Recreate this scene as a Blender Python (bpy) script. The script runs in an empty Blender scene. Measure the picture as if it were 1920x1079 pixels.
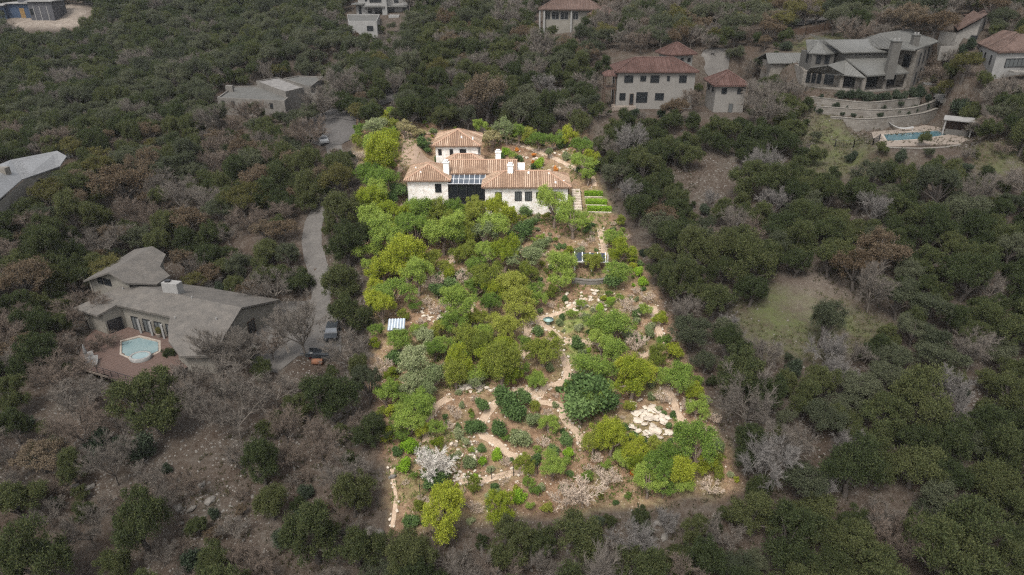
import bpy, bmesh, math, random
import numpy as np
from mathutils import Vector, Matrix
from mathutils.geometry import delaunay_2d_cdt
random.seed(7); RNG = np.random.default_rng(7)
SC = bpy.context.scene
COL = SC.collection
# ---------------------------------------------------------------- camera, sky, sun, exposure
F = 1280.0; PITCH = math.radians(26.0); CAMZ = 41.3            # focal length in pixels of a 1920 wide frame
CP, SP = math.cos(PITCH), math.sin(PITCH)
cam = bpy.data.cameras.new('camera'); camo = bpy.data.objects.new('camera', cam); COL.objects.link(camo)
camo.location = (0, 0, CAMZ); camo.rotation_euler = (math.pi/2 - PITCH, 0, 0)
cam.sensor_width = 36.0; cam.lens = F/1920*36.0; cam.clip_start = 0.5; cam.clip_end = 3000
SC.camera = camo
W = bpy.data.worlds.new('World'); SC.world = W; W.use_nodes = True
SUN_EL, SUN_AZ = math.radians(58), math.radians(205)            # soft light under a bright overcast
nt = W.node_tree; nt.nodes.clear()
sky = nt.nodes.new('ShaderNodeTexSky'); sky.sky_type = 'NISHITA'; sky.sun_disc = False
sky.sun_elevation = SUN_EL; sky.sun_rotation = SUN_AZ; sky.dust_density = 4.0; sky.air_density = 1.0; sky.ozone_density = 1.0
hs = nt.nodes.new('ShaderNodeHueSaturation'); hs.inputs['Saturation'].default_value = 0.25
bg = nt.nodes.new('ShaderNodeBackground'); bg.inputs['Strength'].default_value = 0.15
wo = nt.nodes.new('ShaderNodeOutputWorld')
nt.links.new(sky.outputs[0], hs.inputs['Color']); nt.links.new(hs.outputs[0], bg.inputs[0]); nt.links.new(bg.outputs[0], wo.inputs[0])
sl = bpy.data.lights.new('sun', 'SUN'); sl.energy = 1.35; sl.angle = math.radians(14); sl.color = (1.0, 0.96, 0.9)
so = bpy.data.objects.new('sun', sl); COL.objects.link(so); so.location = (0, 0, 200)
sdir = Vector((math.sin(SUN_AZ)*math.cos(SUN_EL), math.cos(SUN_AZ)*math.cos(SUN_EL), math.sin(SUN_EL)))
so.rotation_euler = sdir.to_track_quat('Z', 'Y').to_euler()
SC.view_settings.view_transform = 'Standard'; SC.view_settings.look = 'None'
SC.view_settings.exposure = 1.1; SC.view_settings.gamma = 1.0
SC.render.engine = 'CYCLES'
SC.cycles.use_denoising = False; SC.cycles.filter_width = 1.25
SC.cycles.max_bounces = 5; SC.cycles.diffuse_bounces = 3; SC.cycles.transparent_max_bounces = 8
# ---------------------------------------------------------------- view geometry
def ray(px, py):
    dx = (px-960.0)/F; dy = (539.5-py)/F
    d = np.array([dx, CP+dy*SP, -SP+dy*CP]); return d/np.linalg.norm(d)
def at_z(px, py, z):
    d = ray(px, py); t = (z-CAMZ)/d[2]; return Vector((d[0]*t, d[1]*t, z))
def proj(x, y, z):
    zz = z-CAMZ; fwd = y*CP-zz*SP; up = y*SP+zz*CP
    return 960+F*x/fwd, 539.5-F*up/fwd, fwd
# ---------------------------------------------------------------- terrain
CTRL = [(960,1079,71),(960,940,75),(730,1000,73.5),(1396,912,77),(960,700,88),(720,700,90),(1250,700,90),(960,560,101),(700,560,103),(1200,560,101),
(960,405,121.5),(790,400,121.5),(1080,400,121.5),(770,300,139),(1080,300,139),(667,222,160),(1087,240,160),(880,232,160),
(300,1060,80),(20,1060,84),(20,850,95),(300,850,88),(600,850,80),(560,640,106),(330,620,111),(150,620,117),(600,430,124),(420,430,133),(200,430,142),(20,430,150),
(40,340,168),(250,330,170),(470,330,160),(620,250,160),(500,220,176),(440,222,180),(200,250,200),(20,250,215),(100,160,255),(300,150,250),(500,110,230),(60,50,325),(300,60,300),(500,30,290),(700,52,255),(880,100,205),(700,130,205),(1060,62,215),
(1150,215,153),(1300,205,153),(1400,210,153),(1200,110,180),(1300,40,215),(1500,60,200),(1540,165,160),(1720,165,160),(1640,255,147),(1560,255,147),(1800,265,147),(1890,200,160),(1840,90,180),(1700,40,200),(1150,350,132),(1300,330,133),(1500,330,135),(1880,330,140),
(1400,450,114),(1700,450,119),(1900,450,123),(1530,580,102),(1800,600,106),(1900,760,98),(1600,760,90),(1500,950,80),(1900,980,87),(1400,1070,74),(1900,1075,83)]
def build_tps():
    P = np.array([np.array([0,0,CAMZ])+ray(a,b)*s for a,b,s in CTRL])
    extra = [(-330,430,35),(-150,450,48),(0,450,62),(150,450,66),(300,400,66),(300,250,42),(-330,250,15),(-330,120,-10),(-150,20,-24),(0,15,-17),(150,20,-14),(260,100,2),(-330,0,-24),(300,0,0)]
    P = np.vstack([P, np.array(extra, float)]); n = len(P); S = 100.0; xy = P[:,:2]/S
    def k(d2): return 0.5*d2*np.log(d2+1e-12)
    D = ((xy[:,None]-xy[None])**2).sum(-1)
    A = np.zeros((n+3,n+3)); A[:n,:n] = k(D)+np.eye(n)*0.02
    Q = np.c_[np.ones(n),xy]; A[:n,n:] = Q; A[n:,:n] = Q.T
    b = np.zeros(n+3); b[:n] = P[:,2]; w = np.linalg.solve(A,b)
    def h(X, Y):
        q = np.stack([X.ravel(),Y.ravel()],1)/S; out = np.empty(len(q))
        for i in range(0,len(q),20000):
            qq = q[i:i+20000]; d2 = ((qq[:,None]-xy[None])**2).sum(-1)
            out[i:i+20000] = k(d2)@w[:n]+w[n]+qq@w[n+1:]
        return out.reshape(X.shape)
    return h
def in_poly(X, Y, poly):
    X = np.asarray(X, float); Y = np.asarray(Y, float); ins = np.zeros(X.shape, bool)
    n = len(poly)
    for i in range(n):
        x0,y0 = poly[i][:2]; x1,y1 = poly[(i+1)%n][:2]
        c = ((y0 > Y) != (y1 > Y)) & (X < (x1-x0)*(Y-y0)/((y1-y0) if y1 != y0 else 1e-9)+x0)
        ins ^= c
    return ins
def poly_dist(X, Y, poly):
    """signed distance, negative inside"""
    d = np.full(np.shape(X), 1e9); n = len(poly)
    for i in range(n):
        x0,y0 = poly[i][:2]; x1,y1 = poly[(i+1)%n][:2]
        dx,dy = x1-x0,y1-y0; L = dx*dx+dy*dy+1e-9
        t = np.clip(((X-x0)*dx+(Y-y0)*dy)/L,0,1)
        d = np.minimum(d, np.hypot(X-x0-t*dx, Y-y0-t*dy))
    return np.where(in_poly(X,Y,poly), -d, d)
TX = np.concatenate([np.arange(-420,-110,5.0), np.arange(-110,110,1.0), np.arange(110,401,5.0)])
TY = np.concatenate([np.arange(-62,34,4.0), np.arange(34,200,1.0), np.arange(200,340,2.5), np.arange(340,640,8.0)])
GX, GY = np.meshgrid(TX, TY)
TZ = build_tps()(GX, GY)
TZ += 0.12*np.sin(GX*0.9+np.sin(GY*0.7)*1.3)*np.sin(GY*0.8+np.sin(GX*0.5)) + 0.25*np.sin(GX*0.23+1.7)*np.sin(GY*0.27+0.4)
def pxy(pts, z): return [tuple(at_z(a,b,z)[:2]) for a,b in pts]
W1 = [(1518,182),(1571,188),(1627,193),(1677,189),(1727,184)]      # crests of the three terrace walls, in the photo
W2 = [(1530,200),(1599,205),(1659,207),(1721,201),(1763,186)]
W3 = [(1556,219),(1590,222),(1624,224),(1677,220),(1730,213),(1759,204)]
ZW = (15.4, 14.1, 12.9)
PADS = [  # polygon, height, blend width
 ([(18,143.5),(56,143.5),(56,168),(18,168)], 11.0, 6.0),
 (pxy([(1490,166),(1560,182),(1640,187),(1730,183),(1775,165),(1760,145),(1520,140)],16.4), 16.4, 2.5),
 (pxy([(1618,272),(1655,240),(1795,238),(1830,262),(1800,285),(1650,285)],10.5), 10.4, 3.0),
 (pxy([(128,600),(120,560),(230,450),(330,470),(540,555),(620,600),(640,690),(560,680),(440,700),(330,680),(200,640)],-8.2), -8.3, 5.0),
 (pxy([(160,648),(152,672),(160,690),(250,718),(320,700),(345,688),(330,655),(300,625),(225,612)],-8.2), -9.9, 1.2),
 ([(-22,119.2),(-11,119.2),(-11,122),(2,122),(2,124),(-22,128)], 1.6, 3.0),
 ([(-5.0,112.0),(10.2,112.0),(10.2,116.3),(-5.0,116.3)], -0.7, 2.0),
 ([(-19.5,114.5),(-5.0,114.5),(-5.0,118.3),(-11.5,118.6),(-11.5,119.0),(-19.5,119.0)], -1.0, 2.0),
 ([(-17,127),(-4,127),(-4,141),(-17,141)], 3.4, 3.0),
 (pxy([(408,222),(560,228),(640,200),(620,160),(420,185)],5.9), 5.9, 8.0),
]
L1, L2, L3 = pxy(W1,ZW[0]), pxy(W2,ZW[1]), pxy(W3,ZW[2])
PADS += [(pxy([(1660,256),(1757,248),(1768,253),(1722,258.5),(1668,261)],10.5), 9.0, 1.2), (L2+L1[::-1], ZW[1]-0.35, 1.6), (L3+L2[::-1], ZW[2]-0.35, 1.6), ([(x-0.3,y-5) for x,y in L3[1:]]+[(x,y-0.3) for x,y in L3[::-1]][:-1], 10.35, 1.0)]
for poly, z, bl in PADS:
    d = poly_dist(GX, GY, poly); w = np.clip(1-d/bl, 0, 1); w = w*w*(3-2*w)
    TZ = TZ*(1-w)+z*w
def terr(x, y):
    x = np.atleast_1d(np.asarray(x,float)); y = np.atleast_1d(np.asarray(y,float))
    i = np.clip(np.searchsorted(TX,x)-1,0,len(TX)-2); j = np.clip(np.searchsorted(TY,y)-1,0,len(TY)-2)
    u = np.clip((x-TX[i])/(TX[i+1]-TX[i]),0,1); v = np.clip((y-TY[j])/(TY[j+1]-TY[j]),0,1)
    return (TZ[j,i]*(1-u)+TZ[j,i+1]*u)*(1-v)+(TZ[j+1,i]*(1-u)+TZ[j+1,i+1]*u)*v
def tz(x, y): return float(terr(x, y)[0])
_T = np.concatenate([np.arange(35,200,0.5), np.arange(200,520,2.0)])
def ground(px, py, lift=0.0):
    """point of the terrain (raised by lift) that this line of sight meets"""
    d = ray(px, py); X = d[0]*_T; Y = d[1]*_T; Z = CAMZ+d[2]*_T
    g = Z-(terr(X,Y)+lift)
    k = np.argmax(g < 0)
    if k == 0: k = len(_T)-1
    t0,t1,g0,g1 = _T[k-1],_T[k],g[k-1],g[k]; t = t0+(t1-t0)*(g0/(g0-g1) if g0 != g1 else 0)
    x,y = d[0]*t, d[1]*t
    return Vector((x, y, tz(x,y)))
LOT_PX = [(667,222),(1087,240),(1396,910),(731,1000)]
LOT = [tuple(ground(*p)[:2]) for p in LOT_PX]
# ---------------------------------------------------------------- materials
def newmat(name):
    m = bpy.data.materials.new(name); m.use_nodes = True; t = m.node_tree; t.nodes.clear()
    o = t.nodes.new('ShaderNodeOutputMaterial'); return m, t, o
def nd(t, kind, **kw):
    n = t.nodes.new(kind)
    for k, v in kw.items():
        if k in n.inputs: n.inputs[k].default_value = v
        else: setattr(n, k, v)
    return n
def rgba(c): return (c[0], c[1], c[2], 1.0)
def mixcol(t, fac, a, b, mode='MIX'):
    n = t.nodes.new('ShaderNodeMix'); n.data_type = 'RGBA'; n.blend_type = mode
    for idx, v in ((0, fac), (6, a), (7, b)):
        if hasattr(v, 'is_output') or isinstance(v, bpy.types.NodeSocket): t.links.new(v, n.inputs[idx])
        elif idx == 0: n.inputs[0].default_value = v
        else: n.inputs[idx].default_value = rgba(v)
    return n.outputs[2]
def ramp(t, sock, stops):
    r = t.nodes.new('ShaderNodeValToRGB'); e = r.color_ramp.elements
    while len(e) < len(stops): e.new(0.5)
    for i, (p, c) in enumerate(stops):
        e[i].position = p; e[i].color = rgba(c) if len(c) == 3 else c
    t.links.new(sock, r.inputs[0]); return r.outputs[0]
def noise(t, vec, scale, detail=3.0, rough=0.6):
    n = nd(t, 'ShaderNodeTexNoise'); n.inputs['Scale'].default_value = scale; n.inputs['Detail'].default_value = detail; n.inputs['Roughness'].default_value = rough
    if vec is not None: t.links.new(vec, n.inputs['Vector'])
    return n.outputs['Fac']
def mat(name, a, b=None, rough=0.8, scale=1.5, bump=0.0, bscale=8.0, metal=0.0, spec=0.3, stretch=None, fine=0.25):
    """two tones mixed by coarse noise, fine speckle and optional relief"""
    m, t, o = newmat(name)
    tc = nd(t, 'ShaderNodeTexCoord'); vec = tc.outputs['Object']
    if stretch:
        mp = nd(t, 'ShaderNodeMapping'); mp.inputs['Scale'].default_value = stretch; t.links.new(vec, mp.inputs[0]); vec = mp.outputs[0]
    b = b or tuple(x*0.7 for x in a)
    f = ramp(t, noise(t, vec, scale, 5), [(0.32,(0,0,0)),(0.68,(1,1,1))])
    c = mixcol(t, f, a, b)
    f2 = ramp(t, noise(t, vec, scale*9, 2), [(0.3,(1-fine,)*3),(0.7,(1+fine*0.4,)*3)])
    c = mixcol(t, 1.0, c, f2, 'MULTIPLY')
    p = nd(t, 'ShaderNodeBsdfPrincipled'); t.links.new(c, p.inputs['Base Color'])
    p.inputs['Roughness'].default_value = rough; p.inputs['Metallic'].default_value = metal
    p.inputs['Specular IOR Level'].default_value = spec
    if bump:
        bm = nd(t, 'ShaderNodeBump'); bm.inputs['Strength'].default_value = bump; bm.inputs['Distance'].default_value = 0.05
        t.links.new(noise(t, vec, bscale, 4), bm.inputs['Height']); t.links.new(bm.outputs[0], p.inputs['Normal'])
    t.links.new(p.outputs[0], o.inputs[0]); return m
def stonework(name, a, b, mortar, sx=0.55, sz=0.28):
    """coursed limestone too small to pick apart at this distance"""
    m, t, o = newmat(name)
    tc = nd(t, 'ShaderNodeTexCoord'); geo = nd(t, 'ShaderNodeNewGeometry')
    sep = nd(t, 'ShaderNodeSeparateXYZ'); t.links.new(tc.outputs['Object'], sep.inputs[0])
    ad = nd(t, 'ShaderNodeMath', operation='ADD'); t.links.new(sep.outputs[0], ad.inputs[0]); t.links.new(sep.outputs[1], ad.inputs[1])
    cb = nd(t, 'ShaderNodeCombineXYZ'); t.links.new(ad.outputs[0], cb.inputs[0]); t.links.new(sep.outputs[2], cb.inputs[1])
    br = nd(t, 'ShaderNodeTexBrick'); br.inputs['Color1'].default_value = rgba(a); br.inputs['Color2'].default_value = rgba(b); br.inputs['Mortar'].default_value = rgba(mortar)
    br.inputs['Scale'].default_value = 1.0; br.inputs['Brick Width'].default_value = sx; br.inputs['Row Height'].default_value = sz; br.inputs['Mortar Size'].default_value = 0.018; br.inputs['Bias'].default_value = -0.25
    t.links.new(cb.outputs[0], br.inputs['Vector'])
    f2 = ramp(t, noise(t, tc.outputs['Object'], 0.7, 5), [(0.3,(0.78,0.76,0.72)),(0.65,(1.05,1.05,1.05))])
    c = mixcol(t, 1.0, br.outputs['Color'], f2, 'MULTIPLY')
    p = nd(t, 'ShaderNodeBsdfPrincipled'); t.links.new(c, p.inputs['Base Color']); p.inputs['Roughness'].default_value = 0.9; p.inputs['Specular IOR Level'].default_value = 0.2
    bm = nd(t, 'ShaderNodeBump'); bm.inputs['Strength'].default_value = 0.5; bm.inputs['Distance'].default_value = 0.03
    t.links.new(br.outputs['Fac'], bm.inputs['Height']); bm.invert = True; t.links.new(bm.outputs[0], p.inputs['Normal'])
    t.links.new(p.outputs[0], o.inputs[0]); return m
def tilemat(name, cols, rough=0.85):
    """each roll of tiles (a separate island) has its own fired colour, plus weathering"""
    m, t, o = newmat(name)
    geo = nd(t, 'ShaderNodeNewGeometry'); tc = nd(t, 'ShaderNodeTexCoord')
    nz = noise(t, tc.outputs['Object'], 2.2, 4, 0.7)
    ad = nd(t, 'ShaderNodeMath', operation='MULTIPLY_ADD'); t.links.new(geo.outputs['Random Per Island'], ad.inputs[0]); ad.inputs[1].default_value = 0.45; t.links.new(nz, ad.inputs[2])
    sb = nd(t, 'ShaderNodeMath', operation='SUBTRACT'); t.links.new(ad.outputs[0], sb.inputs[0]); sb.inputs[1].default_value = 0.22
    c = ramp(t, sb.outputs[0], [(0.25,cols[0]),(0.5,cols[1]),(0.75,cols[2])])
    st = ramp(t, noise(t, tc.outputs['Object'], 0.35, 5), [(0.35,(0.72,0.7,0.68)),(0.6,(1.04,1.04,1.04))])
    c = mixcol(t, 1.0, c, st, 'MULTIPLY')
    p = nd(t, 'ShaderNodeBsdfPrincipled'); t.links.new(c, p.inputs['Base Color']); p.inputs['Roughness'].default_value = rough; p.inputs['Specular IOR Level'].default_value = 0.2
    t.links.new(p.outputs[0], o.inputs[0]); return m
def leafmat(name, cols, trans=0.4):
    """cols: three tones; a tree, a clump and a leaf each vary within them"""
    m, t, o = newmat(name)
    oi = nd(t, 'ShaderNodeObjectInfo'); geo = nd(t, 'ShaderNodeNewGeometry'); tc = nd(t, 'ShaderNodeTexCoord')
    nz = noise(t, tc.outputs['Object'], 2.6, 2)
    s = nd(t, 'ShaderNodeMath', operation='MULTIPLY_ADD'); t.links.new(oi.outputs['Random'], s.inputs[0]); s.inputs[1].default_value = 0.70
    k = nd(t, 'ShaderNodeMath', operation='MULTIPLY_ADD'); t.links.new(geo.outputs['Random Per Island'], k.inputs[0]); k.inputs[1].default_value = 0.60
    n2 = nd(t, 'ShaderNodeMath', operation='MULTIPLY_ADD'); t.links.new(nz, n2.inputs[0]); n2.inputs[1].default_value = 0.7; n2.inputs[2].default_value = -0.48
    t.links.new(n2.outputs[0], k.inputs[2]); t.links.new(k.outputs[0], s.inputs[2])
    c = ramp(t, s.outputs[0], [(0.12,cols[0]),(0.48,cols[1]),(0.88,cols[2])])
    d = nd(t, 'ShaderNodeBsdfDiffuse'); tr = nd(t, 'ShaderNodeBsdfTranslucent'); mx = nd(t, 'ShaderNodeMixShader'); mx.inputs[0].default_value = trans
    t.links.new(c, d.inputs[0]); t.links.new(c, tr.inputs[0]); t.links.new(d.outputs[0], mx.inputs[1]); t.links.new(tr.outputs[0], mx.inputs[2])
    t.links.new(mx.outputs[0], o.inputs[0]); return m
def glass(name, tint, rough=0.08):
    m, t, o = newmat(name); p = nd(t, 'ShaderNodeBsdfPrincipled')
    p.inputs['Base Color'].default_value = rgba(tint); p.inputs['Roughness'].default_value = rough; p.inputs['Specular IOR Level'].default_value = 0.6
    t.links.new(p.outputs[0], o.inputs[0]); return m
def watermat(name, a, b):
    m, t, o = newmat(name); p = nd(t, 'ShaderNodeBsdfPrincipled'); tc = nd(t, 'ShaderNodeTexCoord')
    c = mixcol(t, ramp(t, noise(t, tc.outputs['Object'], 0.35, 2), [(0.35,(0,0,0)),(0.65,(1,1,1))]), a, b)
    t.links.new(c, p.inputs['Base Color']); p.inputs['Roughness'].default_value = 0.06; p.inputs['Specular IOR Level'].default_value = 0.5
    bm = nd(t, 'ShaderNodeBump'); bm.inputs['Strength'].default_value = 0.15; bm.inputs['Distance'].default_value = 0.03
    t.links.new(noise(t, tc.outputs['Object'], 2.5, 2), bm.inputs['Height']); t.links.new(bm.outputs[0], p.inputs['Normal'])
    t.links.new(p.outputs[0], o.inputs[0]); return m
def groundmat():
    m, t, o = newmat('hillside_soil')
    at = nd(t, 'ShaderNodeAttribute', attribute_name='mask'); sp = nd(t, 'ShaderNodeSeparateColor'); t.links.new(at.outputs['Color'], sp.inputs[0])
    tc = nd(t, 'ShaderNodeTexCoord'); v = tc.outputs['Object']
    n1 = noise(t, v, 0.16, 6, 0.65); n2 = noise(t, v, 1.6, 5, 0.7); n3 = noise(t, v, 7.0, 3, 0.7)
    # woodland floor, dimming painted into its tones: leaf litter, grey-brown earth, pale rubble
    w = ramp(t, n1, [(0.3,(0.044,0.031,0.023)),(0.5,(0.066,0.054,0.044)),(0.68,(0.074,0.066,0.055))])
    w = mixcol(t, ramp(t, n2, [(0.35,(0,0,0)),(0.7,(1,1,1))]), w, (0.034,0.024,0.017))
    vo = nd(t, 'ShaderNodeTexVoronoi'); vo.inputs['Scale'].default_value = 3.2; t.links.new(v, vo.inputs['Vector'])
    spk = ramp(t, vo.outputs['Distance'], [(0.10,(1,1,1)),(0.24,(0,0,0))])
    pat = ramp(t, noise(t, v, 0.35, 4), [(0.42,(0,0,0)),(0.6,(1,1,1))])
    sf = mixcol(t, 1.0, spk, pat, 'MULTIPLY')
    w = mixcol(t, sf, w, (0.16,0.148,0.130))
    # garden soil, brightness painted in: reddish tan earth, dry grass, pale limestone gravel
    g = ramp(t, n1, [(0.28,(0.150,0.084,0.050)),(0.46,(0.23,0.152,0.096)),(0.60,(0.19,0.160,0.078)),(0.72,(0.14,0.145,0.055))])
    g = mixcol(t, ramp(t, n2, [(0.38,(0,0,0)),(0.72,(1,1,1))]), g, (0.085,0.052,0.030))
    g = mixcol(t, sf, g, (0.42,0.35,0.27))
    gr = mixcol(t, ramp(t, n3, [(0.3,(0,0,0)),(0.7,(1,1,1))]), (0.042,0.055,0.020), (0.076,0.076,0.034))
    gg = mixcol(t, ramp(t, n3, [(0.3,(0,0,0)),(0.7,(1,1,1))]), (0.11,0.17,0.035), (0.19,0.24,0.065))
    gr = mixcol(t, sp.outputs[0], gr, gg)
    dirt = mixcol(t, ramp(t, noise(t, v, 0.5, 6, 0.75), [(0.3,(0,0,0)),(0.7,(1,1,1))]), (0.12,0.095,0.075), (0.26,0.225,0.19))
    c = mixcol(t, sp.outputs[0], w, g)
    lf = nd(t, 'ShaderNodeMath', operation='MULTIPLY'); t.links.new(sp.outputs[1], lf.inputs[0])
    t.links.new(ramp(t, noise(t, v, 0.32, 6, 0.75), [(0.38,(0.18,0.18,0.18)),(0.60,(0.95,0.95,0.95))]), lf.inputs[1])
    c = mixcol(t, lf.outputs[0], c, gr)
    c = mixcol(t, sp.outputs[2], c, dirt)
    p = nd(t, 'ShaderNodeBsdfPrincipled'); t.links.new(c, p.inputs['Base Color']); p.inputs['Roughness'].default_value = 0.95; p.inputs['Specular IOR Level'].default_value = 0.1
    bm = nd(t, 'ShaderNodeBump'); bm.inputs['Strength'].default_value = 0.7; bm.inputs['Distance'].default_value = 0.12
    t.links.new(n3, bm.inputs['Height']); t.links.new(bm.outputs[0], p.inputs['Normal'])
    t.links.new(p.outputs[0], o.inputs[0]); return m
# ---------------------------------------------------------------- mesh helpers
class MB:
    def __init__(s): s.v = []; s.f = []
    def add(s, verts, faces):
        n = len(s.v); s.v += [tuple(v) for v in verts]; s.f += [tuple(i+n for i in f) for f in faces]; return s
    def box(s, x0, x1, y0, y1, z0, z1):
        return s.add([(x0,y0,z0),(x1,y0,z0),(x1,y1,z0),(x0,y1,z0),(x0,y0,z1),(x1,y0,z1),(x1,y1,z1),(x0,y1,z1)],
                     [(3,2,1,0),(4,5,6,7),(0,1,5,4),(1,2,6,5),(2,3,7,6),(3,0,4,7)])
    def quad(s, a, b, c, d): return s.add([a,b,c,d], [(0,1,2,3)])
    def prism(s, poly, z0, z1):
        n = len(poly); v = [(p[0],p[1],z0) for p in poly]+[(p[0],p[1],z1) for p in poly]
        f = [tuple(range(n-1,-1,-1)), tuple(range(n,2*n))]+[(i,(i+1)%n,(i+1)%n+n,i+n) for i in range(n)]
        return s.add(v, f)
    def slab(s, poly, th):
        """a flat or pitched polygon of 3d points thickened straight down"""
        n = len(poly); v = [tuple(p) for p in poly]+[(p[0],p[1],p[2]-th) for p in poly]
        f = [tuple(range(n)), tuple(range(2*n-1,n-1,-1))]+[(i,i+n,(i+1)%n+n,(i+1)%n) for i in range(n)]
        return s.add(v, f)
    def tube(s, pts, rad, k=6, cap=True):
        pts = [Vector(p) for p in pts]; n = len(pts); rad = rad if hasattr(rad,'__len__') else [rad]*n; vs = []
        for i, p in enumerate(pts):
            d = (pts[min(i+1,n-1)]-pts[max(i-1,0)]).normalized(); a = d.orthogonal().normalized(); b = d.cross(a)
            vs += [p+(a*math.cos(2*math.pi*j/k)+b*math.sin(2*math.pi*j/k))*rad[i] for j in range(k)]
        f = [(i*k+j, i*k+(j+1)%k, (i+1)*k+(j+1)%k, (i+1)*k+j) for i in range(n-1) for j in range(k)]
        if cap: f += [tuple(range(k-1,-1,-1)), tuple((n-1)*k+j for j in range(k))]
        return s.add(vs, f)
    def mesh(s, name, m=None, smooth=False):
        me = bpy.data.meshes.new(name); me.from_pydata(s.v, [], s.f)
        if m: me.materials.append(m)
        if smooth: me.polygons.foreach_set('use_smooth', [True]*len(me.polygons))
        me.update(); return me
    def build(s, name, m, parent=None, smooth=False):
        return link(name, s.mesh(name, m, smooth), parent)
def link(name, me, parent=None, loc=None, rot=None, scale=None):
    o = bpy.data.objects.new(name, me); COL.objects.link(o)
    if parent is not None: o.parent = parent
    if loc is not None: o.location = loc
    if rot is not None: o.rotation_euler = rot
    if scale is not None: o.scale = scale
    return o
def tag(o, label, cat, group=None):
    o['label'] = label; o['category'] = cat
    if group: o['group'] = group
    return o
def thing(name, label, cat, loc=(0,0,0), rz=0.0, group=None):
    return tag(link(name, None, None, loc, (0,0,rz)), label, cat, group)
def structure(o): o['kind'] = 'structure'; return o
def stuff(o): o['kind'] = 'stuff'; return o
def rawmesh(name, verts, faces4, m, smooth=False):
    """numpy arrays -> mesh of quads (or triangles), fast"""
    me = bpy.data.meshes.new(name); nv = len(verts); nf, k = faces4.shape
    me.vertices.add(nv); me.vertices.foreach_set('co', np.asarray(verts, np.float32).ravel())
    me.loops.add(nf*k); me.loops.foreach_set('vertex_index', faces4.astype(np.int32).ravel())
    me.polygons.add(nf); me.polygons.foreach_set('loop_start', np.arange(0,nf*k,k,dtype=np.int32))
    try: me.polygons.foreach_set('loop_total', np.full(nf,k,np.int32))
    except Exception: pass
    if smooth: me.polygons.foreach_set('use_smooth', np.ones(nf,bool))
    me.materials.append(m); me.update(calc_edges=True); me.validate(); return me
# ---------------------------------------------------------------- palette; outside the lot, dimming is painted into the colours
MT = {}
MT['ground'] = groundmat()
MT['villa_wall'] = stonework('white_limestone', (0.70,0.68,0.645), (0.54,0.48,0.42), (0.64,0.62,0.58))
MT['villa_tile'] = tilemat('terracotta_tile', [(0.215,0.138,0.092),(0.30,0.205,0.140),(0.40,0.300,0.220)])
MT['pan_tile'] = mat('dark_pan_tile', (0.175,0.108,0.073), (0.135,0.083,0.057), scale=3)  # darker than the rolls, for contrast between the stripes
MT['ridge_tile'] = mat('ridge_tile', (0.36,0.23,0.16), (0.26,0.155,0.105), scale=4)
MT['white'] = mat('white_stucco', (0.82,0.81,0.79), (0.7,0.69,0.66))
MT['dark'] = mat('dark_bronze', (0.012,0.013,0.014), (0.02,0.02,0.022), rough=0.45)
MT['glass'] = glass('dark_window_glass', (0.012,0.014,0.016))
MT['skyglass'] = glass('sloped_glass', (0.05,0.060,0.072), 0.12)
MT['pane_grey'] = glass('curtained_window', (0.07,0.075,0.075), 0.15)
MT['red_wall'] = mat('cream_stucco', (0.165,0.155,0.140), (0.135,0.126,0.114), scale=0.5, bump=0.1)  # house walls outside the lot: dimming put into the stucco colour
MT['red_tile'] = tilemat('red_clay_tile', [(0.046,0.025,0.020),(0.060,0.033,0.027),(0.080,0.047,0.040)])
MT['grey_metal'] = mat('grey_standing_seam', (0.088,0.086,0.078), (0.070,0.069,0.063), rough=0.5, scale=0.4, spec=0.4)
MT['grey_wall'] = mat('grey_stucco', (0.078,0.074,0.066), (0.062,0.058,0.052), scale=0.6)
MT['pale_stone'] = stonework('grey_limestone', (0.150,0.138,0.122), (0.100,0.088,0.076), (0.115,0.105,0.093), 0.7, 0.35)
MT['shingle'] = mat('grey_shingle', (0.100,0.089,0.077), (0.066,0.060,0.053), scale=0.8, bump=0.25, bscale=14, fine=0.4)
MT['tan_wall'] = mat('tan_render', (0.165,0.152,0.13), (0.13,0.12,0.10), scale=0.7)
MT['parapet'] = mat('weathered_parapet', (0.130,0.120,0.106), (0.085,0.078,0.069), scale=0.5)
MT['flat_roof'] = mat('flat_roof_gravel', (0.078,0.075,0.068), (0.055,0.054,0.048), scale=0.4)
MT['deck'] = mat('redwood_deck', (0.094,0.060,0.047), (0.072,0.047,0.038), scale=0.8, stretch=(0.3,6,1))
MT['wood'] = mat('brown_timber', (0.062,0.038,0.024), (0.04,0.025,0.017), scale=2)
MT['palewood'] = mat('weathered_timber', (0.20,0.165,0.135), (0.14,0.115,0.095), scale=2)
MT['conc'] = mat('concrete_drive', (0.098,0.090,0.081), (0.070,0.064,0.058), scale=0.35)
MT['asphalt'] = mat('worn_asphalt', (0.070,0.065,0.061), (0.053,0.049,0.046), scale=0.25)
MT['gravel'] = mat('tan_drive', (0.31,0.225,0.165), (0.25,0.175,0.125), scale=0.5, bump=0.2, bscale=20)
MT['path'] = mat('path_gravel', (0.43,0.325,0.235), (0.31,0.225,0.158), scale=1.0, bump=0.3, bscale=16)
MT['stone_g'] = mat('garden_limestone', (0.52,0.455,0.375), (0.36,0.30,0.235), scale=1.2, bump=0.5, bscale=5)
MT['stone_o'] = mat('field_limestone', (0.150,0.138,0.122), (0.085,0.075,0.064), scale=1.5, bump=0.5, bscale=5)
MT['water'] = watermat('pool_water', (0.150,0.195,0.195), (0.115,0.165,0.172))
MT['water_r'] = watermat('deep_pool_water', (0.050,0.105,0.122), (0.038,0.085,0.105))
MT['coping'] = mat('pool_coping', (0.27,0.23,0.19), (0.2,0.17,0.14), scale=2)
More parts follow.
